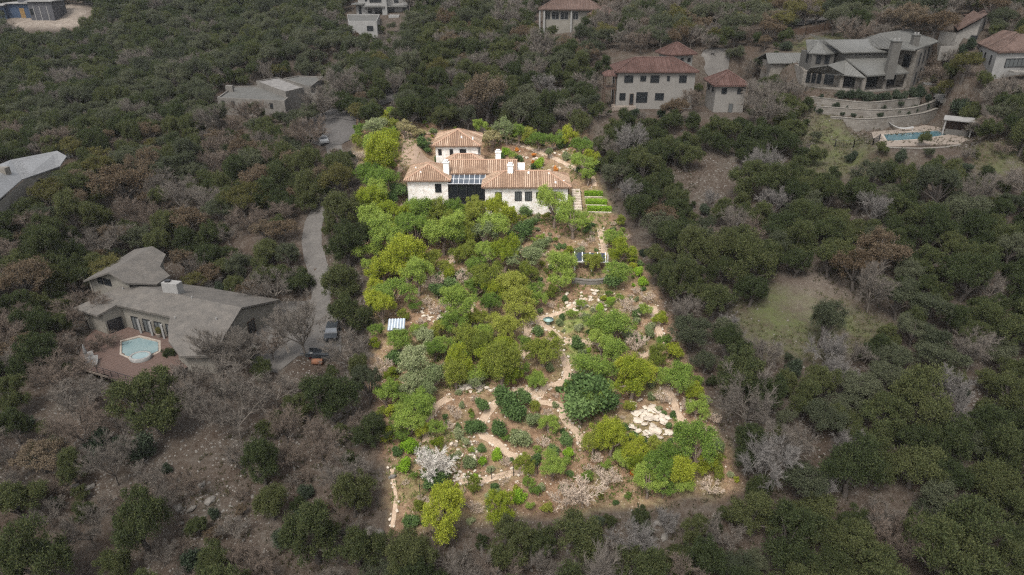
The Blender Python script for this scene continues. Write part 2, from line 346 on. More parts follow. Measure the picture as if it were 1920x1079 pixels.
MT['white_o'] = mat('white_paint_dimmed', (0.21,0.205,0.195), (0.165,0.16,0.152), scale=1)  # white paint with the dimming outside the lot put into its colour
MT['metal_o'] = mat('galvanised_roof', (0.135,0.137,0.139), (0.115,0.116,0.118), rough=0.45, scale=0.3)
MT['brown_tile'] = tilemat('brown_tile', [(0.055,0.036,0.030),(0.072,0.047,0.038),(0.095,0.065,0.053)])
MT['blue'] = mat('blue_housewrap', (0.030,0.050,0.088), (0.022,0.038,0.07), scale=0.5)
MT['orange'] = mat('orange_board', (0.19,0.115,0.04))
MT['site'] = mat('graded_earth', (0.25,0.205,0.17), (0.17,0.135,0.11), scale=0.2, bump=0.4, bscale=2)
MT['solar'] = glass('solar_panel', (0.018,0.024,0.040), 0.12)
MT['alu'] = mat('aluminium', (0.6,0.6,0.6), (0.5,0.5,0.5), rough=0.4)
MT['shedpan'] = mat('grey_roof_sheet', (0.24,0.275,0.315), (0.2,0.23,0.26), rough=0.5)
MT['shedroof'] = mat('ribbed_metal', (0.55,0.60,0.66), (0.46,0.5,0.55), rough=0.4)
MT['car_dark'] = mat('dark_car_paint', (0.02,0.024,0.028), (0.016,0.018,0.02), rough=0.3, spec=0.5)
MT['car_light'] = mat('silver_car_paint', (0.20,0.205,0.21), (0.17,0.175,0.18), rough=0.3, spec=0.5)
MT['tyre'] = mat('rubber', (0.01,0.01,0.01), (0.014,0.014,0.014))
MT['bark'] = mat('grey_bark', (0.085,0.073,0.062), (0.045,0.036,0.030), scale=3)
MT['bark_g'] = mat('pale_bark', (0.23,0.18,0.14), (0.14,0.10,0.075), scale=3)
MT['twig'] = mat('grey_twigs', (0.140,0.120,0.100), (0.095,0.082,0.068), scale=0.6)
MT['twig_w'] = mat('bleached_twigs', (0.155,0.142,0.130), (0.115,0.105,0.095), scale=0.6)
MT['twig_p'] = mat('pinkish_twigs', (0.138,0.106,0.082), (0.100,0.078,0.061), scale=0.6)
MT['twig_g'] = mat('tan_brush', (0.52,0.42,0.33), (0.38,0.30,0.23), scale=0.6)
MT['twig_gw'] = mat('silver_twigs', (0.60,0.56,0.50), (0.45,0.41,0.36), scale=0.6)
MT['leaf_j'] = leafmat('juniper_foliage', [(0.036,0.048,0.022),(0.059,0.072,0.031),(0.094,0.101,0.042)])  # woodland foliage: dimming outside the lot put into the leaf tones
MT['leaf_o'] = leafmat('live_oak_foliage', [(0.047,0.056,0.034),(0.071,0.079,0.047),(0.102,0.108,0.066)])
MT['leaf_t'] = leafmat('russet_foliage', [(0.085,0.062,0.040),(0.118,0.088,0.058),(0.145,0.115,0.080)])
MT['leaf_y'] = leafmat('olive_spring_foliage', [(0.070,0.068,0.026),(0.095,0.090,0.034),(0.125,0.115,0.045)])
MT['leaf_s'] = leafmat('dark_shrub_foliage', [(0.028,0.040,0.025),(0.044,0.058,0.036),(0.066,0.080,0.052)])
MT['leaf_jg'] = leafmat('brightened_juniper_foliage', [(0.140,0.185,0.024),(0.235,0.280,0.034),(0.345,0.365,0.050)])  # same juniper inside the lot, extra brightness put into its colour
MT['leaf_jo'] = leafmat('olive_juniper_foliage', [(0.130,0.162,0.034),(0.210,0.242,0.046),(0.305,0.320,0.066)])
MT['leaf_og'] = leafmat('garden_oak_foliage', [(0.098,0.160,0.034),(0.178,0.252,0.052),(0.285,0.355,0.075)])
MT['leaf_sg'] = leafmat('deep_green_shrub', [(0.066,0.110,0.038),(0.105,0.165,0.056),(0.165,0.235,0.085)])
MT['leaf_pg'] = leafmat('sage_foliage', [(0.155,0.195,0.085),(0.225,0.260,0.125),(0.320,0.340,0.185)])
MT['leaf_bg'] = leafmat('lime_hedge', [(0.15,0.26,0.025),(0.215,0.345,0.035),(0.29,0.42,0.05)])
MT['leaf_tg'] = leafmat('pale_olive_foliage', [(0.24,0.21,0.10),(0.34,0.30,0.15),(0.42,0.38,0.21)])
MT['leaf_rg'] = leafmat('orange_blossom', [(0.45,0.16,0.03),(0.60,0.24,0.05),(0.72,0.36,0.10)])
MT['grass_dry'] = leafmat('dry_grass', [(0.22,0.17,0.075),(0.30,0.25,0.11),(0.36,0.32,0.14)])
MT['weed_g'] = leafmat('garden_weeds', [(0.10,0.14,0.035),(0.17,0.21,0.06),(0.28,0.26,0.10)])
MT['weed_o'] = leafmat('woodland_weeds', [(0.035,0.038,0.020),(0.058,0.058,0.030),(0.085,0.070,0.045)])
# ---------------------------------------------------------------- ground sheet
def region_px(polys_px):
    return [[tuple(ground(*p)[:2]) for p in poly] for poly in polys_px]
LAWNS = region_px([
 [(1385,560),(1440,540),(1560,560),(1660,610),(1640,655),(1500,670),(1390,650)],            # clearing
 [(1520,215),(1545,205),(1620,262),(1640,300),(1700,320),(1640,325),(1500,330),(1490,260)],  # lawn by the right pool
 [(1470,85),(1600,55),(1640,75),(1590,95),(1500,100)],
 [(1820,280),(1920,265),(1920,340),(1850,330)],
 [(1880,195),(1920,190),(1920,240),(1880,225)]])
GLAWNS = region_px([[(1055,640),(1095,638),(1110,660),(1085,690),(1058,680)],[(1040,585),(1110,575),(1130,620),(1060,625)],[(1095,358),(1130,358),(1150,400),(1100,402)]])
BARES = region_px([[(0,60),(40,25),(90,20),(165,0),(170,45),(120,55),(60,52)],[(1480,520),(1530,490),(1570,520),(1600,590),(1540,600),(1480,570)]])
xs, ys = GX.ravel(), GY.ravel()
edge = 0.9*np.sin(xs*0.8)+0.7*np.sin(ys*1.1+1)
gm = np.clip(0.5-(poly_dist(xs,ys,LOT)+edge*0.5)/1.6, 0, 1)  # lot mask: brightened soil colour inside, painted dimming outside
lm = np.zeros_like(xs); bmk = np.zeros_like(xs)
for p in LAWNS: lm = np.maximum(lm, np.clip(0.5-poly_dist(xs,ys,p)/4.0,0,1))
for p in GLAWNS: lm = np.maximum(lm, np.clip(0.5-poly_dist(xs,ys,p)/1.5,0,1))
bmk = np.maximum(bmk, np.clip(0.5-poly_dist(xs,ys,BARES[0])/6,0,1)*0.75)
bmk = np.maximum(bmk, np.clip(0.5-poly_dist(xs,ys,BARES[1])/4,0,1)*0.22)
ny, nx = GX.shape
idx = np.arange(nx*ny).reshape(ny,nx)
q = np.stack([idx[:-1,:-1],idx[:-1,1:],idx[1:,1:],idx[1:,:-1]],-1).reshape(-1,4)
gme = rawmesh('hillside', np.stack([xs,ys,TZ.ravel()],1), q, MT['ground'], True)
ca = gme.color_attributes.new('mask','FLOAT_COLOR','POINT')
ca.data.foreach_set('color', np.stack([gm,lm,bmk,np.ones_like(gm)],1).astype(np.float32).ravel())
structure(link('hillside', gme))
# ---------------------------------------------------------------- draped sheets and paths
def drape_poly(name, poly, m, lift=0.05, step=0.8):
    b = []
    n = len(poly)
    for i in range(n):
        p, q_ = Vector(poly[i][:2]), Vector(poly[(i+1)%n][:2]); k = max(1,int((q_-p).length/step))
        b += [p.lerp(q_, j/k) for j in range(k)]
    x0,x1 = min(p.x for p in b),max(p.x for p in b); y0,y1 = min(p.y for p in b),max(p.y for p in b)
    gx,gy = np.meshgrid(np.arange(x0,x1,step),np.arange(y0,y1,step)); gx,gy = gx.ravel(),gy.ravel()
    d = poly_dist(gx,gy,poly); keep = d < -0.35*step
    pts = b+[Vector((float(x),float(y))) for x,y in zip(gx[keep],gy[keep])]
    nb = len(b)
    r = delaunay_2d_cdt(pts, [(i,(i+1)%nb) for i in range(nb)], [tuple(range(nb))], 1, 1e-4)
    vs, fs = r[0], r[2]
    if not fs: r = delaunay_2d_cdt(pts, [], [tuple(range(nb))], 1, 1e-4); vs, fs = r[0], r[2]
    mb = MB(); z = terr([v.x for v in vs],[v.y for v in vs])
    mb.add([(v.x,v.y,float(zz)+lift) for v,zz in zip(vs,z)], [tuple(f) for f in fs])
    me = mb.mesh(name, m, True)
    bm = bmesh.new(); bm.from_mesh(me); bmesh.ops.recalc_face_normals(bm, faces=bm.faces)
    if sum(f.normal.z for f in bm.faces) < 0: bmesh.ops.reverse_faces(bm, faces=bm.faces)
    bm.to_mesh(me); bm.free()
    return link(name, me)
def smooth_line(pts, step=0.7):
    """Catmull-Rom through points, resampled"""
    P = [Vector(p[:2]) for p in pts]; P = [P[0]*2-P[1]]+P+[P[-1]*2-P[-2]]; out = []
    for i in range(1,len(P)-2):
        k = max(2,int((P[i+1]-P[i]).length/step))
        for j in range(k):
            t = j/k; a,b,c,d = P[i-1],P[i],P[i+1],P[i+2]
            out.append(0.5*((2*b)+(c-a)*t+(2*a-5*b+4*c-d)*t*t+(3*b-3*c+d-a)*t**3))
    out.append(P[-2]); return out
def drape_strip(name, px, width, m, lift=0.06, xy=False, wob=0.15):
    L = smooth_line(px if xy else [ground(*p) for p in px]); mb = MB(); vs = []; K = 5
    for i, p in enumerate(L):
        t = (L[min(i+1,len(L)-1)]-L[max(i-1,0)]).normalized(); n = Vector((-t.y,t.x))
        w = width*(1+wob*math.sin(i*0.9)+wob*0.6*math.sin(i*2.3+1))
        for k in range(K):
            c = p+n*w*(k/(K-1)-0.5); vs.append((c.x,c.y,tz(c.x,c.y)+lift-(0.03 if k in (0,K-1) else 0)))
    fs = [(i*K+k,(i+1)*K+k,(i+1)*K+k+1,i*K+k+1) for i in range(len(L)-1) for k in range(K-1)]
    mb.add(vs, [f[::-1] for f in fs]); return mb.build(name, m, None, True), L
def rock_mesh(name, m, seed, flat=0.6, sub=1):
    r = random.Random(seed); bm = bmesh.new(); bmesh.ops.create_icosphere(bm, subdivisions=sub, radius=0.5)
    ax = [Vector((r.uniform(-1,1),r.uniform(-1,1),r.uniform(-1,1))).normalized() for _ in range(5)]
    cut = [r.uniform(0.30,0.42) for _ in ax]
    for v in bm.verts:
        c = v.co*r.uniform(0.9,1.1)
        for a, h in zip(ax,cut):
            d = c.dot(a)
            if d > h: c -= a*(d-h)
        v.co = Vector((c.x*1.15,c.y*0.95,c.z*flat))
    me = bpy.data.meshes.new(name); bm.to_mesh(me); bm.free(); me.materials.append(m); return me
ROCK_G = [rock_mesh('limestone_rock',MT['stone_g'],i) for i in range(6)]
ROCK_O = [rock_mesh('field_rock',MT['stone_o'],20+i) for i in range(6)]
SLAB_G = [rock_mesh('limestone_slab',MT['stone_g'],40+i,0.22) for i in range(5)]
R = random.Random(3)
def edging(parent, L, width, prob=0.75, size=(0.28,0.55), both=True):
    """single limestones laid along both sides of a path"""
    s = 0.0; last = L[0]
    for i, p in enumerate(L):
        t = (L[min(i+1,len(L)-1)]-L[max(i-1,0)]).normalized(); n = Vector((-t.y,t.x))
        for sd in ((-1,1) if both else (1,)):
            if R.random() > prob: continue
            c = p+n*sd*(width*0.55+R.uniform(-0.05,0.2))+t*R.uniform(-0.3,0.3); s = R.uniform(*size)
            link('edging_stone', R.choice(ROCK_G), parent, (c.x,c.y,tz(c.x,c.y)+s*0.12), (R.uniform(-.2,.2),R.uniform(-.2,.2),math.atan2(t.y,t.x)+R.uniform(-.4,.4)), (s*R.uniform(0.9,1.6),s,s*R.uniform(0.8,1.2)))
PATHS = [
 [(1064,700),(1060,678),(1048,655),(1050,640),(1036,622),(1012,606),(985,600)],
 [(985,600),(990,618),(982,640),(990,655),(978,668)],
 [(985,600),(1010,598),(1040,590),(1072,575),(1100,560)],
 [(1050,640),(1075,640),(1118,643),(1150,640)],
 [(1064,700),(1060,715),(1040,722),(1020,728),(1012,742),(995,750),(1050,762),(1060,790),(1085,815),(1095,840)],
 [(1012,742),(975,730),(950,745),(925,760),(905,790),(900,812),(930,830),(950,850),(975,860)],
 [(860,895),(885,905),(930,895),(970,885),(1000,880)],
 [(1225,575),(1232,610),(1240,640),(1225,660),(1200,668)],
 [(1245,725),(1262,750),(1270,775),(1282,795)],
 [(1125,430),(1130,455),(1135,480)],
 [(1085,300),(1110,330),(1115,350)],
 [(935,262),(975,272),(1010,285),(1045,300),(1075,315),(1100,330)],
 [(1010,285),(1050,275),(1085,270)],
 [(838,520),(830,505),(845,490),(850,470)],
 [(795,540),(815,520),(838,510)],
 [(885,560),(882,585),(895,610)],
 [(800,830),(805,790),(820,760),(845,745)],
 [(735,990),(740,960),(742,930),(738,905),(735,880)]]
for i, p in enumerate(PATHS):
    w = 0.95 if i not in (17,) else 0.4
    o, L = drape_strip('garden_path', p, w, MT['path']); structure(o); edging(o, L, w, 0.85, (0.18,0.48))
# driveways and roads
structure(drape_poly('villa_driveway', [tuple(ground(*p)[:2]) for p in [(742,333),(752,300),(757,262),(752,245),(772,250),(776,268),(795,290),(815,304),(808,312),(785,308)]], MT['gravel']))
culpoly = [tuple(ground(*p)[:2]) for p in [(560,225),(590,205),(625,205),(668,215),(668,258),(640,272),(600,275),(570,262)]]
structure(drape_poly('cul_de_sac', culpoly, MT['asphalt'], 0.14))
structure(drape_strip('street', [(640,225),(690,200),(722,185),(735,170),(725,158)], 6.0, MT['asphalt'], 0.3, wob=0.02)[0])
structure(drape_strip('street', [(625,268),(632,320),(628,350),(603,385),(588,420),(585,460),(595,500),(602,540),(598,585)], 3.3, MT['conc'], 0.08, wob=0.03)[0])
structure(drape_poly('parking_court', [tuple(ground(*p)[:2]) for p in [(470,600),(520,565),(590,560),(640,590),(640,665),(560,668),(520,700),(470,690)]], MT['conc'], 0.06))
structure(drape_strip('street', [(1240,18),(1330,22),(1400,30),(1470,45),(1530,38),(1580,22),(1640,12)], 6.5, MT['asphalt'], 0.4, wob=0.02)[0])
structure(drape_strip('street', [(1350,92),(1330,105),(1345,122),(1365,135)], 4.0, MT['conc'], 0.3, wob=0.03)[0])
structure(drape_strip('street', [(930,78),(960,70),(1000,62)], 3.5, MT['conc'], 0.4, wob=0.03)[0])
structure(drape_strip('flagstone_walk', [(385,545),(405,530),(425,518),(432,508)], 1.8, MT['conc'], 0.06, wob=0.1)[0])
# ---------------------------------------------------------------- building helpers
def roll_rows(planes, spacing, rad, m, parent, name='tile_rows', hgt=0.8):
    mb = MB()
    for poly in planes:
        P = [Vector(p) for p in poly]; u = (P[1]-P[0]).normalized(); n = (P[1]-P[0]).cross(P[-1]-P[0]).normalized()
        if n.z < 0: n = -n
        v = n.cross(u)
        if v.z < 0: v = -v
        q = [((p-P[0]).dot(u),(p-P[0]).dot(v)) for p in P]
        u0,u1 = min(a for a,_ in q),max(a for a,_ in q); k = max(1,int((u1-u0)/spacing))
        for i in range(k+1):
            uu = u0+(u1-u0)*(i+0.5)/(k+1); vs = []
            for j in range(len(q)):
                (a0,b0),(a1,b1) = q[j],q[(j+1)%len(q)]
                if (a0-uu)*(a1-uu) < 0: vs.append(b0+(b1-b0)*(uu-a0)/(a1-a0))
            if len(vs) < 2: continue
            lo,hi = min(vs)-0.04,max(vs)
            if hi-lo < 0.3: continue
            prof = [(-rad,-0.02),(-rad*0.55,rad*hgt),(rad*0.55,rad*hgt),(rad,-0.02)]
            pts = [P[0]+u*(uu+a)+v*t+n*b for t in (lo,hi) for a,b in prof]
            mb.add(pts, [(0,1,5,4),(1,2,6,5),(2,3,7,6),(3,2,1,0),(4,5,6,7)])
    return stuff(mb.build(name, m, parent))
def roof(parent, planes, m, th=0.22, rows=None, name='roof', ridge=None, ridge_m=None):
    mb = MB()
    for p in planes: mb.slab(p, th)
    o = mb.build(name, m, parent)
    if rows: roll_rows(planes, rows[0], rows[1], rows[2], o, rows[3] if len(rows) > 3 else 'tile_rows', rows[4] if len(rows) > 4 else 0.8)
    if ridge:
        rb = MB()
        for a,b in ridge: rb.tube([Vector(a)+Vector((0,0,0.05)),Vector(b)+Vector((0,0,0.05))], 0.17, 6)
        stuff(rb.build('ridge_cap', ridge_m or m, o))
    return o
def hip_planes(x0,x1,y0,y1,ze,rise,ax='auto'):
    w,d = x1-x0,y1-y0; along_x = (w >= d) if ax == 'auto' else ax == 'x'
    if along_x: h = d/2; a,b = Vector((x0+h,y0+h,ze+rise)),Vector((x1-h,y0+h,ze+rise))
    else: h = w/2; a,b = Vector((x0+h,y0+h,ze+rise)),Vector((x0+h,y1-h,ze+rise))
    A,B,C,D = Vector((x0,y0,ze)),Vector((x1,y0,ze)),Vector((x1,y1,ze)),Vector((x0,y1,ze))
    eps = (a-b).length < 0.05
    if along_x: pl = [[A,B,b,a] if not eps else [A,B,a],[B,C,b],[C,D,a,b] if not eps else [C,D,a],[D,A,a]]
    else: pl = [[A,B,a],[B,C,b,a],[C,D,b],[D,A,a,b]]
    rg = [(A,a),(B,b if along_x else a),(C,b),(D,a if along_x else b),(a,b)]
    return pl, [r for r in rg if (r[0]-r[1]).length > 0.1]
def window(parent, p, u, n, w, h, cols=2, rows=1, fr=None, pane=None, name='window', bar=0.07):
    """frame with glazing bars standing proud of the wall, glass as a child; p = bottom centre on the wall"""
    p,u,n = Vector(p),Vector(u).normalized(),Vector(n).normalized(); z = Vector((0,0,1)); mb = MB()
    def bx(a0,a1,b0,b1,d0,d1):
        v = [p+u*a+z*b+n*d for d in (d0,d1) for a,b in ((a0,b0),(a1,b0),(a1,b1),(a0,b1))]
        mb.add(v, [(3,2,1,0),(4,5,6,7),(0,1,5,4),(1,2,6,5),(2,3,7,6),(3,0,4,7)])
    t = bar*1.3
    bx(-w/2,w/2,0,t,-0.05,0.09); bx(-w/2,w/2,h-t,h,-0.05,0.09); bx(-w/2,-w/2+t,t,h-t,-0.05,0.09); bx(w/2-t,w/2,t,h-t,-0.05,0.09)
    for i in range(1,cols): x = -w/2+w*i/cols; bx(x-bar/2,x+bar/2,t,h-t,-0.02,0.07)
    for j in range(1,rows): y = h*j/rows; bx(-w/2+t,w/2-t,y-bar/2,y+bar/2,-0.02,0.06)
    f = mb.build(name, fr or MT['dark'], parent)
    g = MB(); g.quad(*[p+u*a+z*b+n*0.03 for a,b in ((-w/2+t*.5,t*.5),(w/2-t*.5,t*.5),(w/2-t*.5,h-t*.5),(-w/2+t*.5,h-t*.5))])
    g.build('pane', pane or MT['glass'], f); return f
def part_box(parent, name, m, *args): return MB().box(*args).build(name, m, parent)
XP,XN,YP,YN = (1,0,0),(-1,0,0),(0,1,0),(0,-1,0)
TILE = (0.38,0.13,MT['villa_tile'],'tile_rows',1.0)
# ---------------------------------------------------------------- the white villa
V = thing('villa','white limestone villa with terracotta tile hip roofs and dark glazed sunroom','house',(-4,118,0))
def vl(*a): return [x-(-4 if i%3==0 else 118 if i%3==1 else 0) for i,x in enumerate(a)]
VO = Vector((-4,118,0))
def vbox(name, m, x0,x1,y0,y1,z0,z1): return part_box(V,name,m,x0+4,x1+4,y0-118,y1-118,z0,z1)
def vshift(planes): return [[Vector(p)-VO for p in pl] for pl in planes]
def vhip(name,x0,x1,y0,y1,ze,rise,ax='auto'):
    pl, rg = hip_planes(x0,x1,y0,y1,ze,rise,ax)
    return roof(V, vshift(pl), MT['pan_tile'], 0.2, TILE, name, [(Vector(a)-VO,Vector(b)-VO) for a,b in rg], MT['ridge_tile'])
vbox('wall',MT['villa_wall'],-18.9,-11.6,119.0,127.5,-1.5,4.75); vbox('eave_board',MT['dark'],-19.3,-11.2,118.6,127.9,4.62,4.74)
vbox('wall',MT['villa_wall'],-4.8,9.9,116.1,123.2,-2.0,4.45); vbox('eave_board',MT['dark'],-5.2,10.3,115.7,123.6,4.32,4.44)
vbox('wall',MT['villa_wall'],-11.6,0.6,121.9,127.9,0.5,5.1)
vhip('roof',-19.45,-11.05,118.45,128.0,4.8,1.85,'y'); vhip('roof',-5.35,10.45,115.55,123.7,4.5,1.75,'x')
cpl = [[Vector((-11.6,121.5,5.25)),Vector((1.0,121.5,5.25)),Vector((1.0,124.9,6.85)),Vector((-11.6,124.9,6.85))],
       [Vector((1.0,128.3,5.25)),Vector((-11.6,128.3,5.25)),Vector((-11.6,124.9,6.85)),Vector((1.0,124.9,6.85))]]
roof(V, vshift(cpl), MT['pan_tile'], 0.2, TILE, 'roof', [(Vector((-11.6,124.9,6.85))-VO,Vector((1,124.9,6.85))-VO)], MT['ridge_tile'])
vhip('roof',-12.6,-5.4,125.2,129.6,6.15,1.15,'x'); vbox('wall',MT['villa_wall'],-12.1,-5.9,125.7,128.8,2,6.05)
vbox('side_wall',MT['white'],1.0,2.4,123.6,126.5,1.5,5.9)
# sunroom: dark posts, glass roof with white bars, screened front
sun = vbox('sunroom_floor',MT['dark'],-11.5,-4.9,118.5,121.8,0.2,0.75)
gl = MB(); a,b,c,d = [Vector(p)-VO for p in ((-11.55,118.35,4.25),(-4.9,118.35,4.25),(-4.9,121.7,5.05),(-11.55,121.7,5.05))]
gl.slab([a,b,c,d],0.05); sg = gl.build('sunroom_roof',MT['skyglass'],V)
bars = MB()
for i in range(8):
    t = i/7; bars.tube([a.lerp(b,t)+Vector((0,0,.05)), d.lerp(c,t)+Vector((0,0,.05))],0.06,4)
for t in (0.0,0.5,1.0): bars.tube([a.lerp(d,t)+Vector((0,0,.05)), b.lerp(c,t)+Vector((0,0,.05))],0.055,4)
bars.build('glazing_bar',MT['alu'],sg)
for i in range(5):
    x = -11.4+i*(6.35/4); vbox('post',MT['dark'],x-0.08,x+0.08,118.42,118.58,0.7,4.2)
vbox('beam',MT['dark'],-11.55,-4.9,118.4,118.62,4.02,4.2); vbox('rail',MT['dark'],-11.5,-4.9,118.44,118.56,1.55,1.68)
for i in range(4):
    x = -11.4+i*(6.35/4); MB().quad(*[Vector(p)-VO for p in ((x+.1,118.6,.8),(x+1.5,118.6,.8),(x+1.5,118.6,4.0),(x+.1,118.6,4.0))]).build('screen',MT['glass'],V)
for x in (-9.5,-7.2): window(V, Vector((x,121.88,1.0))-VO, XP, YN, 1.3, 2.4, 2, 1)
# windows
for x,z,w,h,c in ((-13.35,2.5,1.15,1.6,2),(-16.6,-0.9,0.9,0.9,2),(-13.1,-0.9,1.2,0.9,2)): window(V, Vector((x,118.99,z))-VO, XP, YN, w, h, c, 2 if z > 0 else 1)
for x,z,w,h in ((-2.4,1.75,1.2,1.75),(1.1,1.9,1.25,1.7),(2.9,1.9,1.25,1.7),(4.9,2.4,1.3,1.1),(7.4,1.9,1.25,1.7)): window(V, Vector((x,116.09,z))-VO, XP, YN, w, h, 3 if h > 1.5 else 2, 1, None, MT['pane_grey'] if h > 1.5 else None)
window(V, Vector((7.0,116.09,-1.2))-VO, XP, YN, 0.9, 0.9, 2, 1)
for x in (-11.45,-19.1): vbox('downpipe',MT['dark'],x,x+0.08,118.75,118.85,-1,4.6)
vbox('downpipe',MT['dark'],9.95,10.05,115.95,116.05,-1,4.4); vbox('downpipe',MT['dark'],-4.95,-4.87,115.95,116.05,-1,4.4)
for x,y,z0,z1 in ((-12.0,121.6,4.6,7.3),(-2.6,126.6,5.0,7.9),(-0.3,119.4,5.3,7.4)):
    ch = vbox('chimney',MT['white'],x-0.5,x+0.5,y-0.45,y+0.45,z0,z1)
    vb = MB(); vb.box(x+4-0.6,x+4+0.6,y-118-0.55,y-118+0.55,z1,z1+0.14); vb.build('chimney_cap',MT['villa_wall'],ch)
    vb = MB(); vb.box(x+4-0.3,x+4+0.3,y-118-0.3,y-118+0.3,z1+0.14,z1+0.4); vb.box(x+4-0.38,x+4+0.38,y-118-0.38,y-118+0.38,z1+0.4,z1+0.48); vb.build('flue',MT['alu'],ch)
for x,y,z in ((-16.6,120.6,5.55),(-13.9,121.4,5.75),(-17.9,124,5.4),(3.0,119.0,6.0),(7.7,116.6,4.95),(9.2,117.4,4.9),(6.6,119.0,5.8)):
    vv = MB(); vv.tube([(x+4,y-118,z),(x+4,y-118,z+0.35)],[0.2,0.15],8); vv.build('roof_vent',MT['white'],V)
# guest house
G = thing('guest_house','two-storey white stone guest block with terracotta pyramid roof behind the villa','house',(-10.5,128.8,3))
GO = Vector((-10.5,128.8,3))
part_box(G,'wall',MT['villa_wall'],-4.1,4.1,0,8.6,-1.5,5.5); part_box(G,'eave_board',MT['dark'],-4.4,4.4,-0.3,8.9,5.42,5.54)
pl, rg = hip_planes(-4.6,4.55,-0.5,9.3,5.6,2.0,'y'); roof(G,pl,MT['pan_tile'],0.2,TILE,'roof',rg,MT['ridge_tile'])
for x,w in ((-3.3,0.65),(-1.1,0.65),(1.1,1.25)): window(G,(x,-0.01,3.75),XP,YN,w,1.15,1 if w < 1 else 2,1)
for y in (2.0,5.5): window(G,(-4.11,y,3.7),YP,XN,0.9,1.15,2,1); window(G,(4.11,y,3.7),YP,XP,0.9,1.15,2,1)
for x,y in ((0.8,1.8),(3.0,1.2)): MB().tube([(x,y,6.4),(x,y,6.95)],[0.18,0.14],8).build('roof_vent',MT['white'],G)
part_box(G,'downpipe',MT['dark'],3.98,4.06,-0.1,-0.02,-1,5.4)
# ---------------------------------------------------------------- red-roofed house on the right
H = thing('red_roof_house','cream two-storey house with dull red tile hip roof and brown side balcony','house',(31,151,11))
RT = (0.45,0.13,MT['red_tile'])
part_box(H,'wall',MT['red_wall'],-8.4,8.2,0,8.2,-1.5,7.8)
pl, rg = hip_planes(-9.0,8.8,-0.6,8.8,7.9,2.3,'x'); roof(H,pl,MT['red_tile'],0.25,RT,'roof',rg)
part_box(H,'fascia',MT['wood'],-8.85,8.65,-0.45,8.65,7.7,7.86)
for x,z,w,h,c in ((-6.0,5.6,1.9,1.5,4),(-2.9,5.9,1.25,1.15,3),(-0.4,5.6,1.9,1.5,3),(2.5,5.95,0.6,1.05,1),(5.6,5.6,1.6,1.5,3),(-7.1,1.9,1.3,1.5,2),(-2.9,1.4,2.4,2.2,3),(0.9,1.9,1.9,1.5,3)):
    window(H,(x,-0.01,z),XP,YN,w,h,c,3 if w > 2.2 else 1,MT['dark'],MT['glass'])
window(H,(-5.1,-0.01,0.9),XP,YN,0.9,2.4,1,1,MT['wood'],MT['glass'],'door')
for y in (2,5.5): window(H,(-8.41,y,5.6),YP,XN,1.0,1.4,2,1)
# brown timber balcony at its left end
bal = MB()
for x in (-10.9,-8.75):
    for y in (0.4,3.6): bal.box(x-0.12,x+0.12,y-0.12,y+0.12,0,7.2 if x < -10 else 7.3)
bal.build('balcony_post',MT['wood'],H)
part_box(H,'balcony_floor',MT['wood'],-11.0,-8.45,0.2,3.8,4.1,4.4)
rl = MB(); rl.box(-11.0,-8.5,0.25,0.31,5.2,5.3); rl.box(-11.0,-10.92,0.25,3.8,5.2,5.3)
for i in range(9): rl.box(-10.9+i*0.29,-10.86+i*0.29,0.26,0.3,4.4,5.2)
rl.build('balcony_rail',MT['wood'],H)
roof(H,[[(-11.3,-0.1,7.0),(-8.5,-0.1,7.0),(-8.5,2,7.9),(-10.2,2,7.9)],[(-8.5,4.1,7.0),(-11.3,4.1,7.0),(-10.2,2,7.9),(-8.5,2,7.9)],[(-11.3,4.1,7.0),(-11.3,-0.1,7.0),(-10.2,2,7.9)]],MT['red_tile'],0.15,RT,'balcony_roof')
st = MB()
for i in range(9): st.box(-9.4+i*0.0,-8.5,-0.3-i*0.28,0.0-i*0.28,1.0-i*0.18-0.12,1.0-i*0.18)
st.build('stair',MT['palewood'],H); part_box(H,'landing',MT['palewood'],-9.0,-4.2,-1.4,0.0,-0.3,0.75)
for x,y in ((3.2,1.7),(4.2,1.7),(6.4,1.8),(5.2,3.4)): MB().tube([(x,y,8.2),(x,y,9.15)],[0.12,0.12],6).build('roof_vent',MT['dark'],H)
T = thing('lookout_tower','small square cream tower with red pyramid roof behind red-roofed house','tower',(37.6,163.5,11.0),math.radians(18))
part_box(T,'wall',MT['red_wall'],-2.9,2.9,-2.2,2.8,0,10.0)
pl, rg = hip_planes(-3.6,3.6,-2.9,3.6,10.1,2.2); roof(T,pl,MT['red_tile'],0.2,RT,'roof',rg)
for x in (-1.8,0.2,2.0): window(T,(x,-2.21,8.4),XP,YN,0.75,0.9,1,1)
for y in (-1.2,0.4,1.8): window(T,(-2.91,y,8.4),YP,XN,0.55,0.9,1,1)
A = thing('annex_house','square cream annex with red hip roof right of the red-roofed house','house',(46.3,147.4,11))
part_box(A,'wall',MT['red_wall'],-3.4,2.9,0,7.2,-1,5.6)
pl, rg = hip_planes(-4.1,3.6,-0.7,7.9,5.7,2.4,'y'); roof(A,pl,MT['red_tile'],0.25,RT,'roof',rg)
for x in (-1.6,1.7): window(A,(x,-0.01,3.9),XP,YN,1.1,1.2,2,1)
window(A,(0.2,-0.01,-0.2),XP,YN,0.95,2.1,1,1,MT['grey_wall'],MT['pane_grey'],'door')
for y in (2.0,5.0): window(A,(-3.41,y,3.9),YP,XN,1.0,1.2,2,1)
MB().tube([(1.3,1.2,6.3),(1.3,1.2,6.9)],[0.2,0.2],6).build('roof_vent',MT['dark'],A)
bw = MB(); bw.box(-3,0.6,6.5,7,-0.5,2.4); bw.build('link_wall',MT['red_wall'],A)
